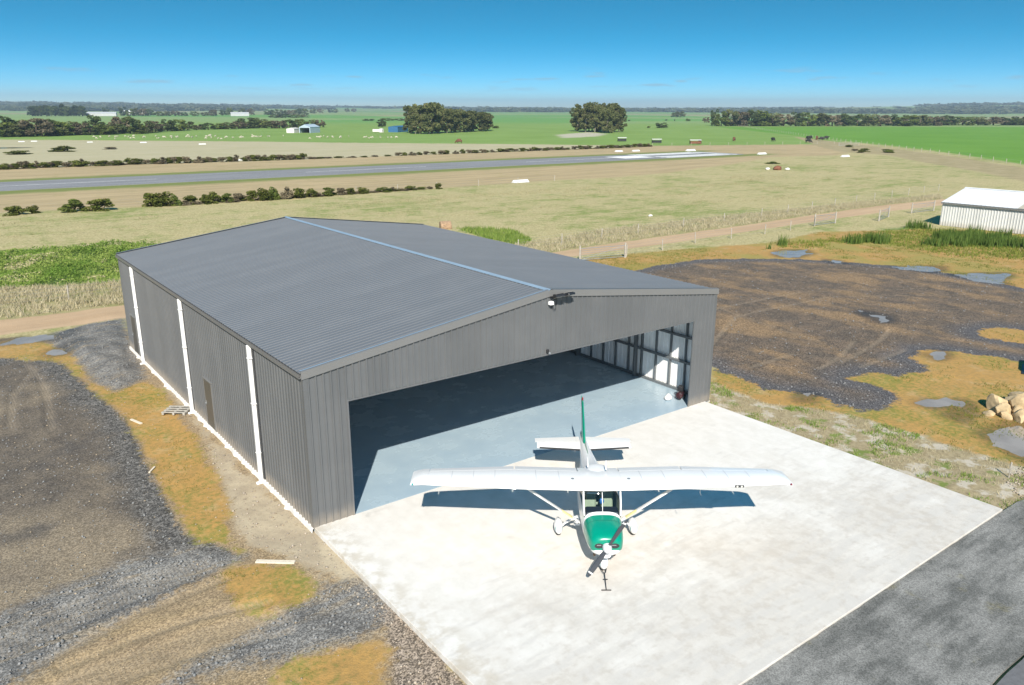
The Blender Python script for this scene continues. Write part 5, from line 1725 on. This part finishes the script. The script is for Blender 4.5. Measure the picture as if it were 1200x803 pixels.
blades('green_weeds', 'short green growth around the reeds', scatter(L3, 9, 16, 0, lambda x, y: sstep(0, 3, poly_sd(x, y, L3) + 3 * (fbm(x * .3, y * .3, 77) - .4))), .08, .3, 5, .05, M_turf, .6, 18, None, .2)
RD = ZONES['rdry']
blades('dry_grass', 'rank dry grass along the right edge of the concrete apron', scatter(RD, 24, 7, .05, lambda x, y: sstep(.38, .6, fbm(x * .8, y * .8, 19))), .04, .17, 8, .011, M_straw, 1.0, 9, None, .09)
blades('green_weeds', 'green tufts among the dry grass beside the apron', scatter(RD, 30, 8, .0, lambda x, y: sstep(.55, .66, fbm(x * .9, y * .9, 29))), .05, .18, 9, .018, M_greeng, .7, 10, None, .08)
for nm, z, sd_ in (('ochre1', 26, 11), ('ochre2', 30, 12), ('ochre3', 30, 13)):
    blades('short_turf', 'thin mossy turf growing on the ochre clay in the left yard' if nm == 'ochre1' else 'thin mossy turf on the ochre patch near the apron, %s' % ('upper one' if nm == 'ochre2' else 'lower one'),
           scatter(ZONES[nm], z, sd_, -.1, lambda x, y: sstep(.47, .64, fbm(x * .7, y * .7, 23))), .02, .08, 7, .013, M_turf, 1.0, sd_, None, .08)
RO = ZONES['rochre']
blades('short_turf', 'mossy turf on the ochre clay around the gravel yard',
       np.array([p for p in scatter(RO, 9, 14, 0, lambda x, y: sstep(.46, .64, fbm(x * .35, y * .35, 33))) if poly_sd(np.array([p[0]]), np.array([p[1]]), ZONES['rgravel'])[0] < -.2 and poly_sd(np.array([p[0]]), np.array([p[1]]), RD)[0] < 0]),
       .03, .14, 7, .022, M_turf, 1.0, 15, None, .14)
fieldp = [(-14, 66), (45, 56), (130, 42), (190, 95), (110, 93), (0, 95), (-22, 100)]
blades('paddock_grass', 'mottled straw and green grass of the paddock behind the hangar', scatter(fieldp, 2.2, 21, 0, lambda x, y: sstep(.5, .68, fbm(x * .07, y * .25, 51)) * sstep(0, 8, poly_sd(x, y, fieldp))), .05, .16, 5, .05,
       grass_mat('paddock_blades', (0.36, 0.32, 0.17), (0.46, 0.41, 0.25), (0.20, 0.26, 0.08)), 1.0, 22, None, .3)


# ------------------------------------------------------------------ stones
M_stone = plain('bluestone', (0.19, 0.19, 0.185), .85, 0, .45, 9, .3)
M_sand = plain('sandstone_boulder', (0.46, 0.34, 0.19), .9, 0, .25, 3.5, .5)


def pebbles(name, label, pts, smin, smax, mat, seed):
    rng = np.random.default_rng(seed)
    O = np.array([(1, 0, 0), (-1, 0, 0), (0, 1, 0), (0, -1, 0), (0, 0, 1), (0, 0, -.4)], float)
    Fo = np.array([(0, 2, 4), (2, 1, 4), (1, 3, 4), (3, 0, 4), (2, 0, 5), (1, 2, 5), (3, 1, 5), (0, 3, 5)])
    n = len(pts)
    s = (smin + (smax - smin) * rng.random(n) ** 3)[:, None, None]
    Q = O[None] * (1 + .45 * (rng.random((n, 6, 3)) - .5)) * s * np.array([1, 1, .7])
    a = rng.random(n) * 6.28; ca, sa = np.cos(a), np.sin(a)
    x = Q[:, :, 0] * ca[:, None] - Q[:, :, 1] * sa[:, None]; y = Q[:, :, 0] * sa[:, None] + Q[:, :, 1] * ca[:, None]
    z = ground_h(pts[:, 0], pts[:, 1])
    V = np.stack([x + pts[:, 0:1], y + pts[:, 1:2], Q[:, :, 2] + z[:, None] + s[:, :, 0] * .2], -1).reshape(-1, 3)
    F = (Fo[None] + 6 * np.arange(n)[:, None, None]).reshape(-1, 3)
    tag(link(name, np_mesh(name, V, F, mat)), label, 'gravel', kind='stuff')


gp = np.vstack([scatter(ZONES['blue1'], 34, 31, .1), scatter(ZONES['blue2'], 34, 32, .1), scatter(ZONES['blue3'], 16, 33, .2)])
pebbles('crushed_rock', 'loose blue-grey crushed rock spread over the left yard', gp, .02, .075, M_stone, 34)
gp = scatter(ZONES['gravel'], 9, 35, .1); pebbles('gravel', 'dark gravel of the yard left of the hangar', gp, .018, .06, M_stone, 36)
gp = np.vstack([scatter(ZONES['stony'], 40, 37), scatter(ZONES['pale'], 14, 38)]); pebbles('rubble', 'pale rubble and stones beside the apron and hangar wall', gp, .018, .07, plain('pale_rubble', (0.33, 0.28, 0.22), .9, 0, .4, 8), 39)
gp = scatter(ZONES['rgravel'], 9, 40, .05, lambda x, y: .25 + .75 * sstep(2.2, .6, poly_sd(x, y, ZONES['rgravel']))); pebbles('gravel', 'dark gravel of the yard right of the hangar', gp, .02, .08, M_stone, 41)
gp = scatter(ZONES['dirt'], 4, 42, .1); pebbles('rubble', 'scattered small stones on the tan dirt yard', gp, .012, .05, plain('tan_stones', (0.30, 0.24, 0.165), .9, 0, .3, 8), 43)
gp = scatter([(20.5, -13.0), (22.6, -13.2), (26, -13.6), (26, -11.6), (22, -11.8)], 60, 44); pebbles('rubble', 'pale stones at the right corner of the apron', gp, .02, .08, bpy.data.materials['pale_rubble'], 45)

BOULD = [(29.6, -8.5, .55, .42, .40), (30.3, -8.8, .45, .40, .36), (29.1, -8.9, .42, .36, .30), (30.2, -9.5, .72, .55, .62), (29.5, -9.4, .38, .34, .26), (28.9, -9.7, .42, .30, .28), (31.0, -9.9, .65, .6, .5), (29.8, -10.2, .5, .42, .36), (28.7, -9.2, .24, .2, .17), (30.9, -9.0, .5, .45, .42), (28.5, -8.6, .22, .2, .12)]
for i, (x, y, a, c, h) in enumerate(BOULD):
    rng = random.Random(60 + i)
    bm = bmesh.new(); bmesh.ops.create_icosphere(bm, subdivisions=3, radius=1)
    pl = [(Vector((rng.gauss(0, 1), rng.gauss(0, 1), rng.gauss(0, .8))).normalized(), rng.uniform(.55, .80)) for _ in range(14)]
    for v in bm.verts:
        for nrm, dd in pl:
            q = v.co.dot(nrm)
            if q > dd: v.co -= nrm * (q - dd) * .98
        v.co += v.co.normalized() * (rng.random() - .5) * .035
        v.co = Vector((v.co.x * a * 1.35, v.co.y * c * 1.35, v.co.z * h * 1.3))
    me = bpy.data.meshes.new('boulder'); bm.to_mesh(me); bm.free(); me.materials.append(M_sand)
    o = link('boulder', me, None, (x, y, gz(x, y) + h * .62), rng.random() * 6)
    big = i == 3
    tag(o, 'largest sandstone boulder of the pile at the right edge' if big else 'pale sandstone boulder in the small pile at the right edge', 'boulder', None if big else 'boulders of the pile')

# angular black steel bucket standing at the right edge of the yard
bk = thing('loader_bucket', 'black angular loader bucket at the right edge above the boulders', 'bucket', (36.9, -6.9, gz(36.9, -6.9)), .35)
m = MB()
pr_ = [(0, 0), (1.0, .05), (1.15, .30), (1.0, .75), (.55, .95), (.2, .8)]
m.grid([[(-.9, -p[0], p[1]), (.9, -p[0], p[1])] for p in pr_]); m.grid([[(-.9, -p[0] * .97, p[1] * .96 + .02), (.9, -p[0] * .97, p[1] * .96 + .02)] for p in pr_]); m.build('shell', M_black, bk)
for s in (-.9, .88):
    m = MB(); m.grid([[(s, -p[0], p[1]) for p in pr_], [(s + .02, -p[0], p[1]) for p in pr_]], closed=True, cap0=True, cap1=True); m.build('side_plate', M_black, bk)
m = MB(); m.box(-.92, .92, -.02, .20, .0, .03); m.build('cutting_edge', M_black, bk)

# ------------------------------------------------------------------ pallet, planks
M_tim = plain('weathered_timber', (0.33, 0.31, 0.27), .9, 0, .2, 10, .4)
pa = thing('pallet', 'grey weathered timber pallet lying against the footing by the second downpipe', 'pallet', (-.62, 13.72, gz(-.62, 13.72) + .03), R(-40))
for k in range(4):
    m = MB(); m.bbox(-.55, .55, -.42 + k * .25, -.31 + k * .25, .10, .125, .006); m.build('slat', M_tim, pa)
for k in range(3):
    m = MB(); m.bbox(-.53 + k * .48, -.43 + k * .48, -.42, .44, .0, .10, .006); m.build('bearer', M_tim, pa)
M_tim2 = plain('pale_timber', (0.60, 0.53, 0.42), .85, 0, .12, 10, .3)
for (x0, y0), (x1, y1), lab, w in [((-2.5, 14.1), (-2.25, 13.3), 'short pale plank lying on the grass in line with the pallet', .11), ((-3.19, 7.95), (-2.9, 8.35), 'small offcut of timber at the edge of the dark gravel', .07), ((-2.13, -.49), (-1.2, -1.25), 'long pale plank on the clay near the apron corner', .15)]:
    m = MB(); L_ = math.hypot(x1 - x0, y1 - y0); m.bbox(-L_ / 2, L_ / 2, -w / 2, w / 2, 0, .045, .006)
    o = m.build('plank', M_tim2); o.location = ((x0 + x1) / 2, (y0 + y1) / 2, gz((x0 + x1) / 2, (y0 + y1) / 2) + .01); o.rotation_euler = (0, 0, math.atan2(y1 - y0, x1 - x0))
    tag(o, lab, 'plank')

# ------------------------------------------------------------------ fences and gates
M_post = plain('grey_fence_post', (0.36, 0.33, 0.28), .9, 0, .2, 6)
M_wire = plain('fence_wire', (0.28, 0.28, 0.27), .6, .4, .1, 2)
post_me = None


def post_mesh(h, w=.07):
    m = MB(); m.tube([(0, 0, -.1), (0, 0, h * .6), (.01, 0, h)], [w, w * .95, w * .85], 7)
    return m.mesh('post', M_post)


POSTM = {}


def fence(label, path, step, h=1.05, wires=4, w=.06, wr=.006, name='wire_fence'):
    x0, y0 = path[0]
    f = thing(name, label, 'fence', (x0, y0, 0))
    k = (round(h, 2), w)
    if k not in POSTM: POSTM[k] = post_mesh(h, w)
    pts = []
    for (ax, ay), (bx, by) in zip(path[:-1], path[1:]):
        n = max(1, int(math.hypot(bx - ax, by - ay) / step))
        for i in range(n): pts.append((ax + (bx - ax) * i / n, ay + (by - ay) * i / n))
    pts.append(path[-1])
    P = np.array(pts); Z = ground_h(P[:, 0], P[:, 1])
    for i, (x, y) in enumerate(pts):
        o = link('post', POSTM[k], f, (x - x0, y - y0, Z[i])); o.rotation_euler = (TR.uniform(-.05, .05), TR.uniform(-.05, .05), TR.random())
    for j in range(wires):
        m = MB(); hz = h * (.25 + .7 * j / max(1, wires - 1))
        m.tube([(x - x0, y - y0, Z[i] + hz) for i, (x, y) in enumerate(pts)], wr, 3)
        m.build('wire', M_wire, f)
    return f


fence('wire fence with grey posts behind the dirt track left of the hangar', [(-24, 41.1), (5, 40.9), (30, 39.2)], 5.6)
fence('wire fence with pale posts on the far side of the dirt track', [(37.5, 38.0), (55, 39.0), (78, 39.6), (103, 41.2), (132, 43)], 5.8, 1.1)
fence('wire fence with dark posts between the dirt track and the gravel yard', [(43.8, 29.6), (49, 29.9), (55, 30.9), (66, 30.4), (76, 30.7)], 3.8, 1.1)
fence('long white-posted fence along the edge of the bright green field', [(560, 415), (468, 325), (319, 174), (258, 105.8), (232.7, 79.3), (214, 62), (150, -2)], 6.5, 1.2, 2, .10, .01)
fence('fence crossing the pasture edge behind the runway end', [(217, 189), (255, 175), (300, 158)], 8, 1.1, 2, .08, .01)
fence('low fence hidden among the bushes before the runway', [(-20, 101), (4, 98), (20, 97.2), (34, 96.2), (64, 95.5), (90, 95)], 7.0, 1.1, 3, .06, .008)


def gate(label, a, c, h=1.15):
    g = thing('farm_gate', label, 'gate', (a[0], a[1], gz(*a)))
    dx, dy = c[0] - a[0], c[1] - a[1]
    m = MB(); m.tube([(0, 0, .12), (dx, dy, .12), (dx, dy, h), (0, 0, h), (0, 0, .12)], .028, 6); m.build('frame', M_gal, g)
    for k in range(4):
        m = MB(); z = .12 + (h - .12) * (k + 1) / 5; m.tube([(0, 0, z), (dx, dy, z)], .014, 5); m.build('rail', M_gal, g)
    m = MB(); m.tube([(0, 0, .12), (dx, dy, h)], .016, 5); m.build('brace', M_gal, g)
    for q in ((-.08 * dx / 4, -.08 * dy / 4), (dx * 1.02, dy * 1.02)):
        m = MB(); m.tube([(q[0], q[1], -.2), (q[0], q[1], h + .25)], .085, 8); m.build('gate_post', M_post, g)


gate('pipe gate in the fence just behind the right eave of the hangar', (38.8, 30.4), (43.2, 29.3))
gate('left pipe gate of the three beside the track near the white shed', (76.2, 30.8), (80.1, 30.6))
gate('middle pipe gate standing ajar between the track and the reeds', (86.6, 28.6), (91.2, 29.9))
gate('right pipe gate nearest the corner of the white shed', (97.4, 30.0), (102.6, 29.7))
gate('wide white gate in the fence corner of the green field', (279, 150.5), (285.5, 146.4))
m = MB(); m.tube([(0, 0, -.1), (0, 0, .5), (.01, 0, .62)], [.035, .035, .03], 7)
o = m.build('marker_post', M_post); o.location = (22.34, -11.86, gz(22.34, -11.86)); tag(o, 'short grey stake in the dry grass near the apron corner', 'post')

# ------------------------------------------------------------------ buildings
M_wh = steel_mat('white_shed_sheet', (0.58, 0.58, 0.555), .5)
M_whr = steel_mat('white_shed_roof', (0.66, 0.67, 0.67), .45, .02, False)
M_beige = plain('aged_translucent_sheet', (0.42, 0.38, 0.29), .5, 0, .1, 2)


def gable_shed(name, label, loc, rz, w, l, he, hr, mw, mr, open_front=False, ribs=True, sheetw=.9, strip=None, door=None):
    """ridge along local y; origin at a corner"""
    g = thing(name, label, 'shed', loc, rz)
    def rz_(x): return he + (hr - he) * (1 - abs(x - w / 2) / (w / 2))
    # walls
    for nm, fx in (('left', 0), ('right', w)):
        wl = link('side_wall', None, g); n = int(round(l / sheetw))
        me = None
        for k in range(n):
            a = l * k / n; c = l * (k + 1) / n
            if me is None:
                if ribs:
                    mm = MB(); pts = []
                    q = 0.0
                    while q < c - a - .01:
                        pts += [(q, 0), (q + .10, 0), (q + .13, .045), (q + .19, .045), (q + .22, 0)]; q += .3
                    pts = [p for p in pts if p[0] < c - a] + [(c - a, 0)]
                    sg = -1 if fx == 0 else 1
                    mm.grid([[(fx + sg * d, u_, zz) for u_, d in pts] for zz in (0, he)])
                else:
                    mm = MB(); mm.box(fx - .02, fx + .02, 0, c - a, 0, he)
                me = mm.mesh('cladding_sheet', mw)
            link('cladding_sheet', me, wl, (0, a, 0))
    for nm, fy in (('front', 0), ('back', l)):
        if open_front and fy == 0:
            for x0, x1 in ((0, w * .06), (w * .94, w)):
                m = MB(); m.face([(x0, fy, 0), (x1, fy, 0), (x1, fy, rz_(x1)), (x0, fy, rz_(x0))]); m.build('jamb', mw, g)
            m = MB(); m.face([(w * .06, fy, he * .86), (w * .94, fy, he * .86), (w * .94, fy, rz_(w * .94)), (w / 2, fy, hr), (w * .06, fy, rz_(w * .06))]); m.build('lintel', mw, g)
        else:
            m = MB(); m.face([(0, fy, 0), (w, fy, 0), (w, fy, he), (w / 2, fy, hr), (0, fy, he)]); m.build('end_wall', mw, g)
    if door:
        m = MB(); m.box(door[0], door[1], -.05, -.02, 0, door[2]); m.build('roller_door', M_gal, g)
    rf = link('roof', None, g); n = int(round(l / sheetw))
    for s in (0, 1):
        me = None
        for k in range(n):
            a = -.1 + (l + .2) * k / n; c = -.1 + (l + .2) * (k + 1) / n
            if strip and strip[0] == s and k == strip[1]:
                x0, x1 = (-.15, w / 2) if s == 0 else (w / 2, w + .15)
                mm = MB(); z0 = rz_(0) - (hr - he) / (w / 2) * .15
                P = [(x0, z0 if s == 0 else hr), (x1, hr if s == 0 else z0)]
                mm.grid([[(p[0], yy, p[1] + .05) for p in P] for yy in (a, c)]); mm.build('translucent_sheet', M_beige, rf); continue
            if me is None:
                z0 = he - (hr - he) / (w / 2) * .15
                P = [(-.15, z0), (w / 2, hr)] if s == 0 else [(w / 2, hr), (w + .15, z0)]
                mm = MB(); D = c - a
                prf = [(0, .03), (D * .1, .06), (D * .2, .03), (D * .55, .03), (D * .65, .06), (D * .75, .03), (D, .03)]
                mm.grid([[(p[0], yy, p[1] + dz) for p in P] for yy, dz in prf]); me = mm.mesh('roof_sheet', mr)
            link('roof_sheet', me, rf, (0, a, 0))
    m = MB(); m.grid([[(w / 2 - .2, yy, hr + .04), (w / 2, yy, hr + .12), (w / 2 + .2, yy, hr + .04)] for yy in (-.12, l + .12)]); m.build('ridge_cap', mr, rf)
    m = MB(); m.box(-.26, -.14, -.1, l + .1, he - .16, he - .03); m.build('gutter', M_flash, rf)
    return g


z = gz(90, 20)
gable_shed('white_shed', 'white corrugated shed with a white roof at the right edge of the yard', (89.4, 2.6, z), R(1.2), 11.5, 19.8, 2.75, 4.05, M_wh, M_whr, strip=(0, 12))
M_bs = plain('pale_blue_shed_sheet', (0.36, 0.44, 0.50), .5, 0, .06, 1)
M_cs = plain('cream_shed_sheet', (0.62, 0.60, 0.55), .6, 0, .06, 1)
M_cs2 = plain('far_shed_sheet', (0.42, 0.43, 0.43), .6, 0, .06, .3)
M_navy = plain('blue_building_sheet', (0.03, 0.115, 0.235), .5, 0, .06, 1)
A_ = R(-37)
gable_shed('open_shed', 'pale blue farm shed with a wide dark open front amid grazing sheep', (170.6, 411, gz(172, 410)), R(-50), 6.6, 12, 3.2, 4.6, M_bs, M_bs, open_front=True, ribs=False, sheetw=3)
m = MB(); m.bbox(0, 5, 0, 6, 0, 2.5, .1)
gable_shed('low_shed', 'low white lean-to against the left side of the open blue shed', (165.0, 415.5, gz(166, 415)), R(-50), 4.6, 7, 2.3, 2.7, M_cs, M_cs, ribs=False, sheetw=3.5)
gable_shed('blue_building', 'small blue building in front of the sloping gum clump', (219.5, 398.5, gz(219, 400)), R(-55), 6.0, 14.0, 3.0, 3.5, M_navy, M_navy, ribs=False, sheetw=3.5)
tk = MB(); tk.tube([(0, 0, 0), (0, 0, 1.9), (0, 0, 2.2)], [1.4, 1.4, .2], 16)
o = tk.build('water_tank', M_cs, None, True, 40); o.location = (215.5, 399.5, gz(215, 399)); tag(o, 'round cream water tank at the left end of the blue building', 'tank')
cv = MB(); cv.bbox(0, 5.5, 0, 2.2, .5, 1.9, .15)
o = cv.build('caravan_body', M_cs); o.name = 'flat_trailer'; o.location = (207.5, 395, gz(207, 395)); o.rotation_euler = (0, 0, A_); tag(o, 'low cream trailer parked left of the water tank', 'trailer')
gable_shed('far_white_shed', 'long white shed on the skyline right of the dark tree row', (249, 1476, gz(250, 1470)), R(-107), 16, 44, 4, 6.5, M_cs2, M_cs2, ribs=False, sheetw=13)
gable_shed('far_white_shed', 'white shed on the skyline among trees above the broken shelter belt', (462, 1412, gz(462, 1412)), R(-107), 14, 30, 4, 6.5, M_cs2, M_cs2, ribs=False, sheetw=11)
gable_shed('far_white_shed', 'tiny pale shed on the skyline farthest of the white ones', (392, 1900, gz(392, 1900)), R(-107), 14, 40, 5, 8, M_cs, M_whr, ribs=False, sheetw=13)

# ------------------------------------------------------------------ runway boundary markers (white gable markers)
mk = MB(); mk.grid([[(-2.0, -.5, 0), (2.0, -.5, 0)], [(-1.9, 0, .55), (1.9, 0, .55)], [(-2.0, .5, 0), (2.0, .5, 0)]]); mk.face([(-2, -.5, 0), (-1.9, 0, .55), (-2, .5, 0)]); mk.face([(2, .5, 0), (1.9, 0, .55), (2, -.5, 0)])
mkm = mk.mesh('runway_marker', plain('marker_white', (.62, .62, .60), .6, 0, .05, 2))
MK = [(62, 190, .55, 'white gable marker on the verge beyond the middle of the runway'), (176.8, 166, .8, 'left one of two white markers behind the runway threshold bars'), (183.4, 164.8, .8, 'right one of two white markers behind the runway threshold bars'),
      (200, 156, 1.05, 'largest white marker beside the end of the runway'), (203, 130.3, .95, 'white marker on the near side just past the runway end'), (212, 108, .95, 'white marker on the dry grass below the field gate'),
      (82.9, 96.4, .9, 'white marker in front of the runway above the hangar ridge'), (30.7, 353, .55, 'leftmost white marker below the shelter belt'), (35.3, 355, .55, 'white marker next to the leftmost one below the belt'),
      (51.9, 334, .5, 'third white marker from the left below the belt'), (68.2, 319, .6, 'white marker near the sheep, fourth from the left'), (82.6, 291.5, .65, 'white marker nearest the middle of the sheep field')]
for x, y, s, lab in MK:
    o = link('runway_marker', mkm, None, (x, y, gz(x, y) + .02), 0); o.scale = (s, s, s); tag(o, lab, 'marker', 'white runway markers')
wd = sheet('floodwater', [(10, 303), (18, 306), (27, 301), (29, 297), (22, 295), (14, 296), (4, 299)], -.13, M_water, jitter=.5)

# ------------------------------------------------------------------ animals
def animal_mesh(name, L, h, mats, head_down=True):
    """one continuous quadruped body grown with a skin modifier"""
    me = bpy.data.meshes.new(name)
    hz = h * .68
    V = [(0, 0, hz), (L * .30, 0, hz * 1.02), (-L * .30, 0, hz * 1.04),                 # mid, chest, rump
         (L * .47, 0, hz * 1.05 if not head_down else hz * .80), (L * .62, 0, hz * 1.25 if not head_down else hz * .40), (L * .74, 0, hz * 1.18 if not head_down else hz * .16),
         (-L * .42, 0, hz * .98), (-L * .46, 0, hz * .55)]
    E = [(0, 1), (0, 2), (1, 3), (3, 4), (4, 5), (2, 6), (6, 7)]
    rad = [.25 * L, .24 * L, .23 * L, .13 * L, .10 * L, .06 * L, .05 * L, .025 * L]
    for sx, ip in ((.28, 1), (-.30, 2)):
        for sy in (-1, 1):
            b0 = len(V)
            kx = .03 * L if sx > 0 else -.06 * L
            V += [(sx * L, sy * .13 * L, hz * .62), (sx * L + kx, sy * .13 * L, hz * .32), (sx * L, sy * .13 * L, .02)]
            E += [(ip, b0), (b0, b0 + 1), (b0 + 1, b0 + 2)]
            rad += [.08 * L, .045 * L, .035 * L]
    me.from_pydata(V, E, [])
    o = bpy.data.objects.new(name + '_src', me); COL.objects.link(o)
    md = o.modifiers.new('skin', 'SKIN')
    for i, v in enumerate(me.skin_vertices[0].data):
        v.radius = (rad[i] * .78, rad[i]); v.use_root = (i == 0)
    sb = o.modifiers.new('sub', 'SUBSURF'); sb.levels = 1; sb.render_levels = 1
    dg = bpy.context.evaluated_depsgraph_get(); dg.update()
    em = bpy.data.meshes.new_from_object(o.evaluated_get(dg))
    bpy.data.objects.remove(o, do_unlink=True)
    em.name = name; em.materials.clear(); em.materials.append(mats)
    em.polygons.foreach_set('use_smooth', [True] * len(em.polygons))
    return em


M_wool = plain('sheep_wool', (0.42, 0.385, 0.30), .95, 0, .1, 5)
M_hide = plain('dark_cattle_hide', (0.02, 0.017, 0.015), .7, 0, .2, 3)
M_hide2 = plain('red_cattle_hide', (0.12, 0.045, 0.022), .75, 0, .2, 3)
sheep = [animal_mesh('sheep', 1.25, .95, M_wool, d) for d in (True, False)]
SR = random.Random(9)
spots = []
for cx, cy, n, sx, sy in ((95, 372, 26, 30, 18), (75, 392, 8, 10, 8), (112, 350, 16, 24, 12), (128, 360, 8, 16, 10), (150, 333, 10, 12, 14), (165, 322, 7, 14, 12), (176, 315, 5, 8, 10)):
    for k in range(n): spots.append((cx + SR.gauss(0, sx * .5), cy + SR.gauss(0, sy * .5)))
for x, y in spots:
    me = SR.choice(sheep)
    o = link('sheep', me, None, (x, y, gz(x, y)), SR.random() * 6.28); s = SR.uniform(.75, .95); o.scale = (s, s, s)
    tag(o, 'cream woolly sheep grazing on the green field beyond the runway', 'sheep', 'sheep on the green field')
cow = [animal_mesh('cow', 2.3, 1.5, M_hide, True), animal_mesh('cow', 2.3, 1.5, M_hide, False)]
cow2 = [animal_mesh('cow', 2.3, 1.5, M_hide2, True)]
for i, (x, y, c, lab, grp) in enumerate([(282.7, 202.6, 1, 'single red-brown cow on the pasture beyond the runway end', None), (293.4, 190.2, 0, 'dark cow left of the small herd by the field fence', None), (324.3, 193.8, 0, 0, 1), (330.5, 196.1, 0, 0, 1), (328.1, 191.4, 1, 'red-brown cow within the small dark herd', None), (320.3, 184.4, 0, 0, 1), (294.2, 173.8, 0, 'black cow standing below the small herd', None), (333, 190, 0, 0, 1),
                                         (246, 190.8, 0, 'black cow right of the hay racks behind the runway end', None), (170, 249, 1, 'brown cow lying at the pasture edge below the long clump', None), (610, 610, 0, 0, 2), (640, 640, 0, 0, 2), (655, 636, 0, 0, 2), (700, 690, 0, 0, 2), (590, 640, 0, 0, 2), (720, 640, 0, 0, 2), (735, 640, 0, 0, 2)]):
    me = (cow2 if c else cow)[i % (1 if c else 2)]
    o = link('cow', me, None, (x, y, gz(x, y)), SR.random() * 6.28)
    if grp == 1: lab, g = 'black cow of the small herd beside the bright green field', 'herd by the field fence'
    elif grp == 2: lab, g = 'distant dark cow on the pasture right of the rounded clump', 'distant cattle'
    else: g = None
    s = 1.25 if grp == 2 else 1.1; o.scale = (s, s, s)
    tag(o, lab, 'cow', g)
# hay racks and a heap behind the runway end
M_rust = plain('rusty_steel', (0.16, 0.06, 0.03), .85, 0, .3, 3)
for x, y, L_, mt, lab in [(237.6, 226, 3.4, M_black, 'dark low feeder with a pale roof on the pasture below the round clump'), (237, 205.6, 3.6, M_black, 'black feeder, leftmost of the two by the pasture fence'), (243.5, 191, 4.2, M_rust, 'rusty red feeder with a pale roof by the pasture fence')]:
    f = thing('hay_feeder', lab, 'feeder', (x, y, gz(x, y)), -.6)
    m = MB(); m.bbox(-L_ / 2, L_ / 2, -.8, .8, .25, 1.1, .08); m.build('trough', mt, f)
    m = MB(); m.grid([[(-L_ / 2 - .2, -1, 1.5), (L_ / 2 + .2, -1, 1.5)], [(-L_ / 2 - .2, 0, 1.75), (L_ / 2 + .2, 0, 1.75)], [(-L_ / 2 - .2, 1, 1.5), (L_ / 2 + .2, 1, 1.5)]]); m.build('roof', M_cs, f)
    for sx in (-1, 1):
        for sy in (-1, 1):
            m = MB(); m.tube([(sx * L_ / 2, sy * .8, 0), (sx * L_ / 2, sy * .8, 1.55)], .05, 6); m.build('post', mt, f)
for i, (x, y, a, mt, lab) in enumerate([(150.5, 88, 1.2, M_rust, 'rusty brown scrap heap on the paddock at right'), (151.8, 86.2, .7, M_cs, 'pale lump beside the rusty scrap heap'), (149, 89.5, .7, M_cs, 'small white lump left of the scrap heap'), (66.6, 48.1, .35, M_cs, 'small white lump lying in the paddock beyond the track')]):
    m = MB(); m.blob((0, 0, a * .3), (a, a * .7, a * .45), 10, 7)
    for v in range(len(m.v)):
        q = m.v[v]; m.v[v] = tuple(c + SR.uniform(-.1, .1) * a for c in q)
    o = m.build('scrap_heap', mt); o.location = (x, y, gz(x, y)); tag(o, lab, 'heap')
# hay bale behind the hangar roof
hb = MB()
for t in range(1):
    rows = []
    for xx, rr in ((-.62, .2), (-.62, .60), (-.55, .66), (.55, .66), (.62, .60), (.62, .2)):
        rows.append([(xx, rr * math.cos(2 * math.pi * k / 24), .64 + rr * math.sin(2 * math.pi * k / 24)) for k in range(24)])
    hb.grid(rows, closed=True, cap0=True, cap1=True)
o = hb.build('hay_bale', plain('weathered_hay', (.30, .20, .12), .95, 0, .35, 6, .8), None, True, 40); o.location = (39.75, 54.6, gz(39.3, 54.6) - .42); o.rotation_euler = (0, 0, -.35)
tag(o, 'round weathered hay bale behind the hangar roof', 'hay bale')

# ------------------------------------------------------------------ the air
hz = MB(); hz.box(-9600, 9600, -9600, 9600, -12, 140)
hz_m = bpy.data.materials.new('thin_haze'); hz_m.use_nodes = True
nt = hz_m.node_tree; nt.nodes.clear()
ho = nt.nodes.new('ShaderNodeOutputMaterial'); pv = nt.nodes.new('ShaderNodeVolumePrincipled')
pv.inputs['Color'].default_value = (0.74, 0.88, 1.0, 1)
pv.inputs['Density'].default_value = 0.00016
pv.inputs['Anisotropy'].default_value = 0.2
nt.links.new(pv.outputs[0], ho.inputs['Volume'])
tag(hz.build('haze', hz_m), 'thin pale blue haze over the plain', 'haze', kind='stuff')
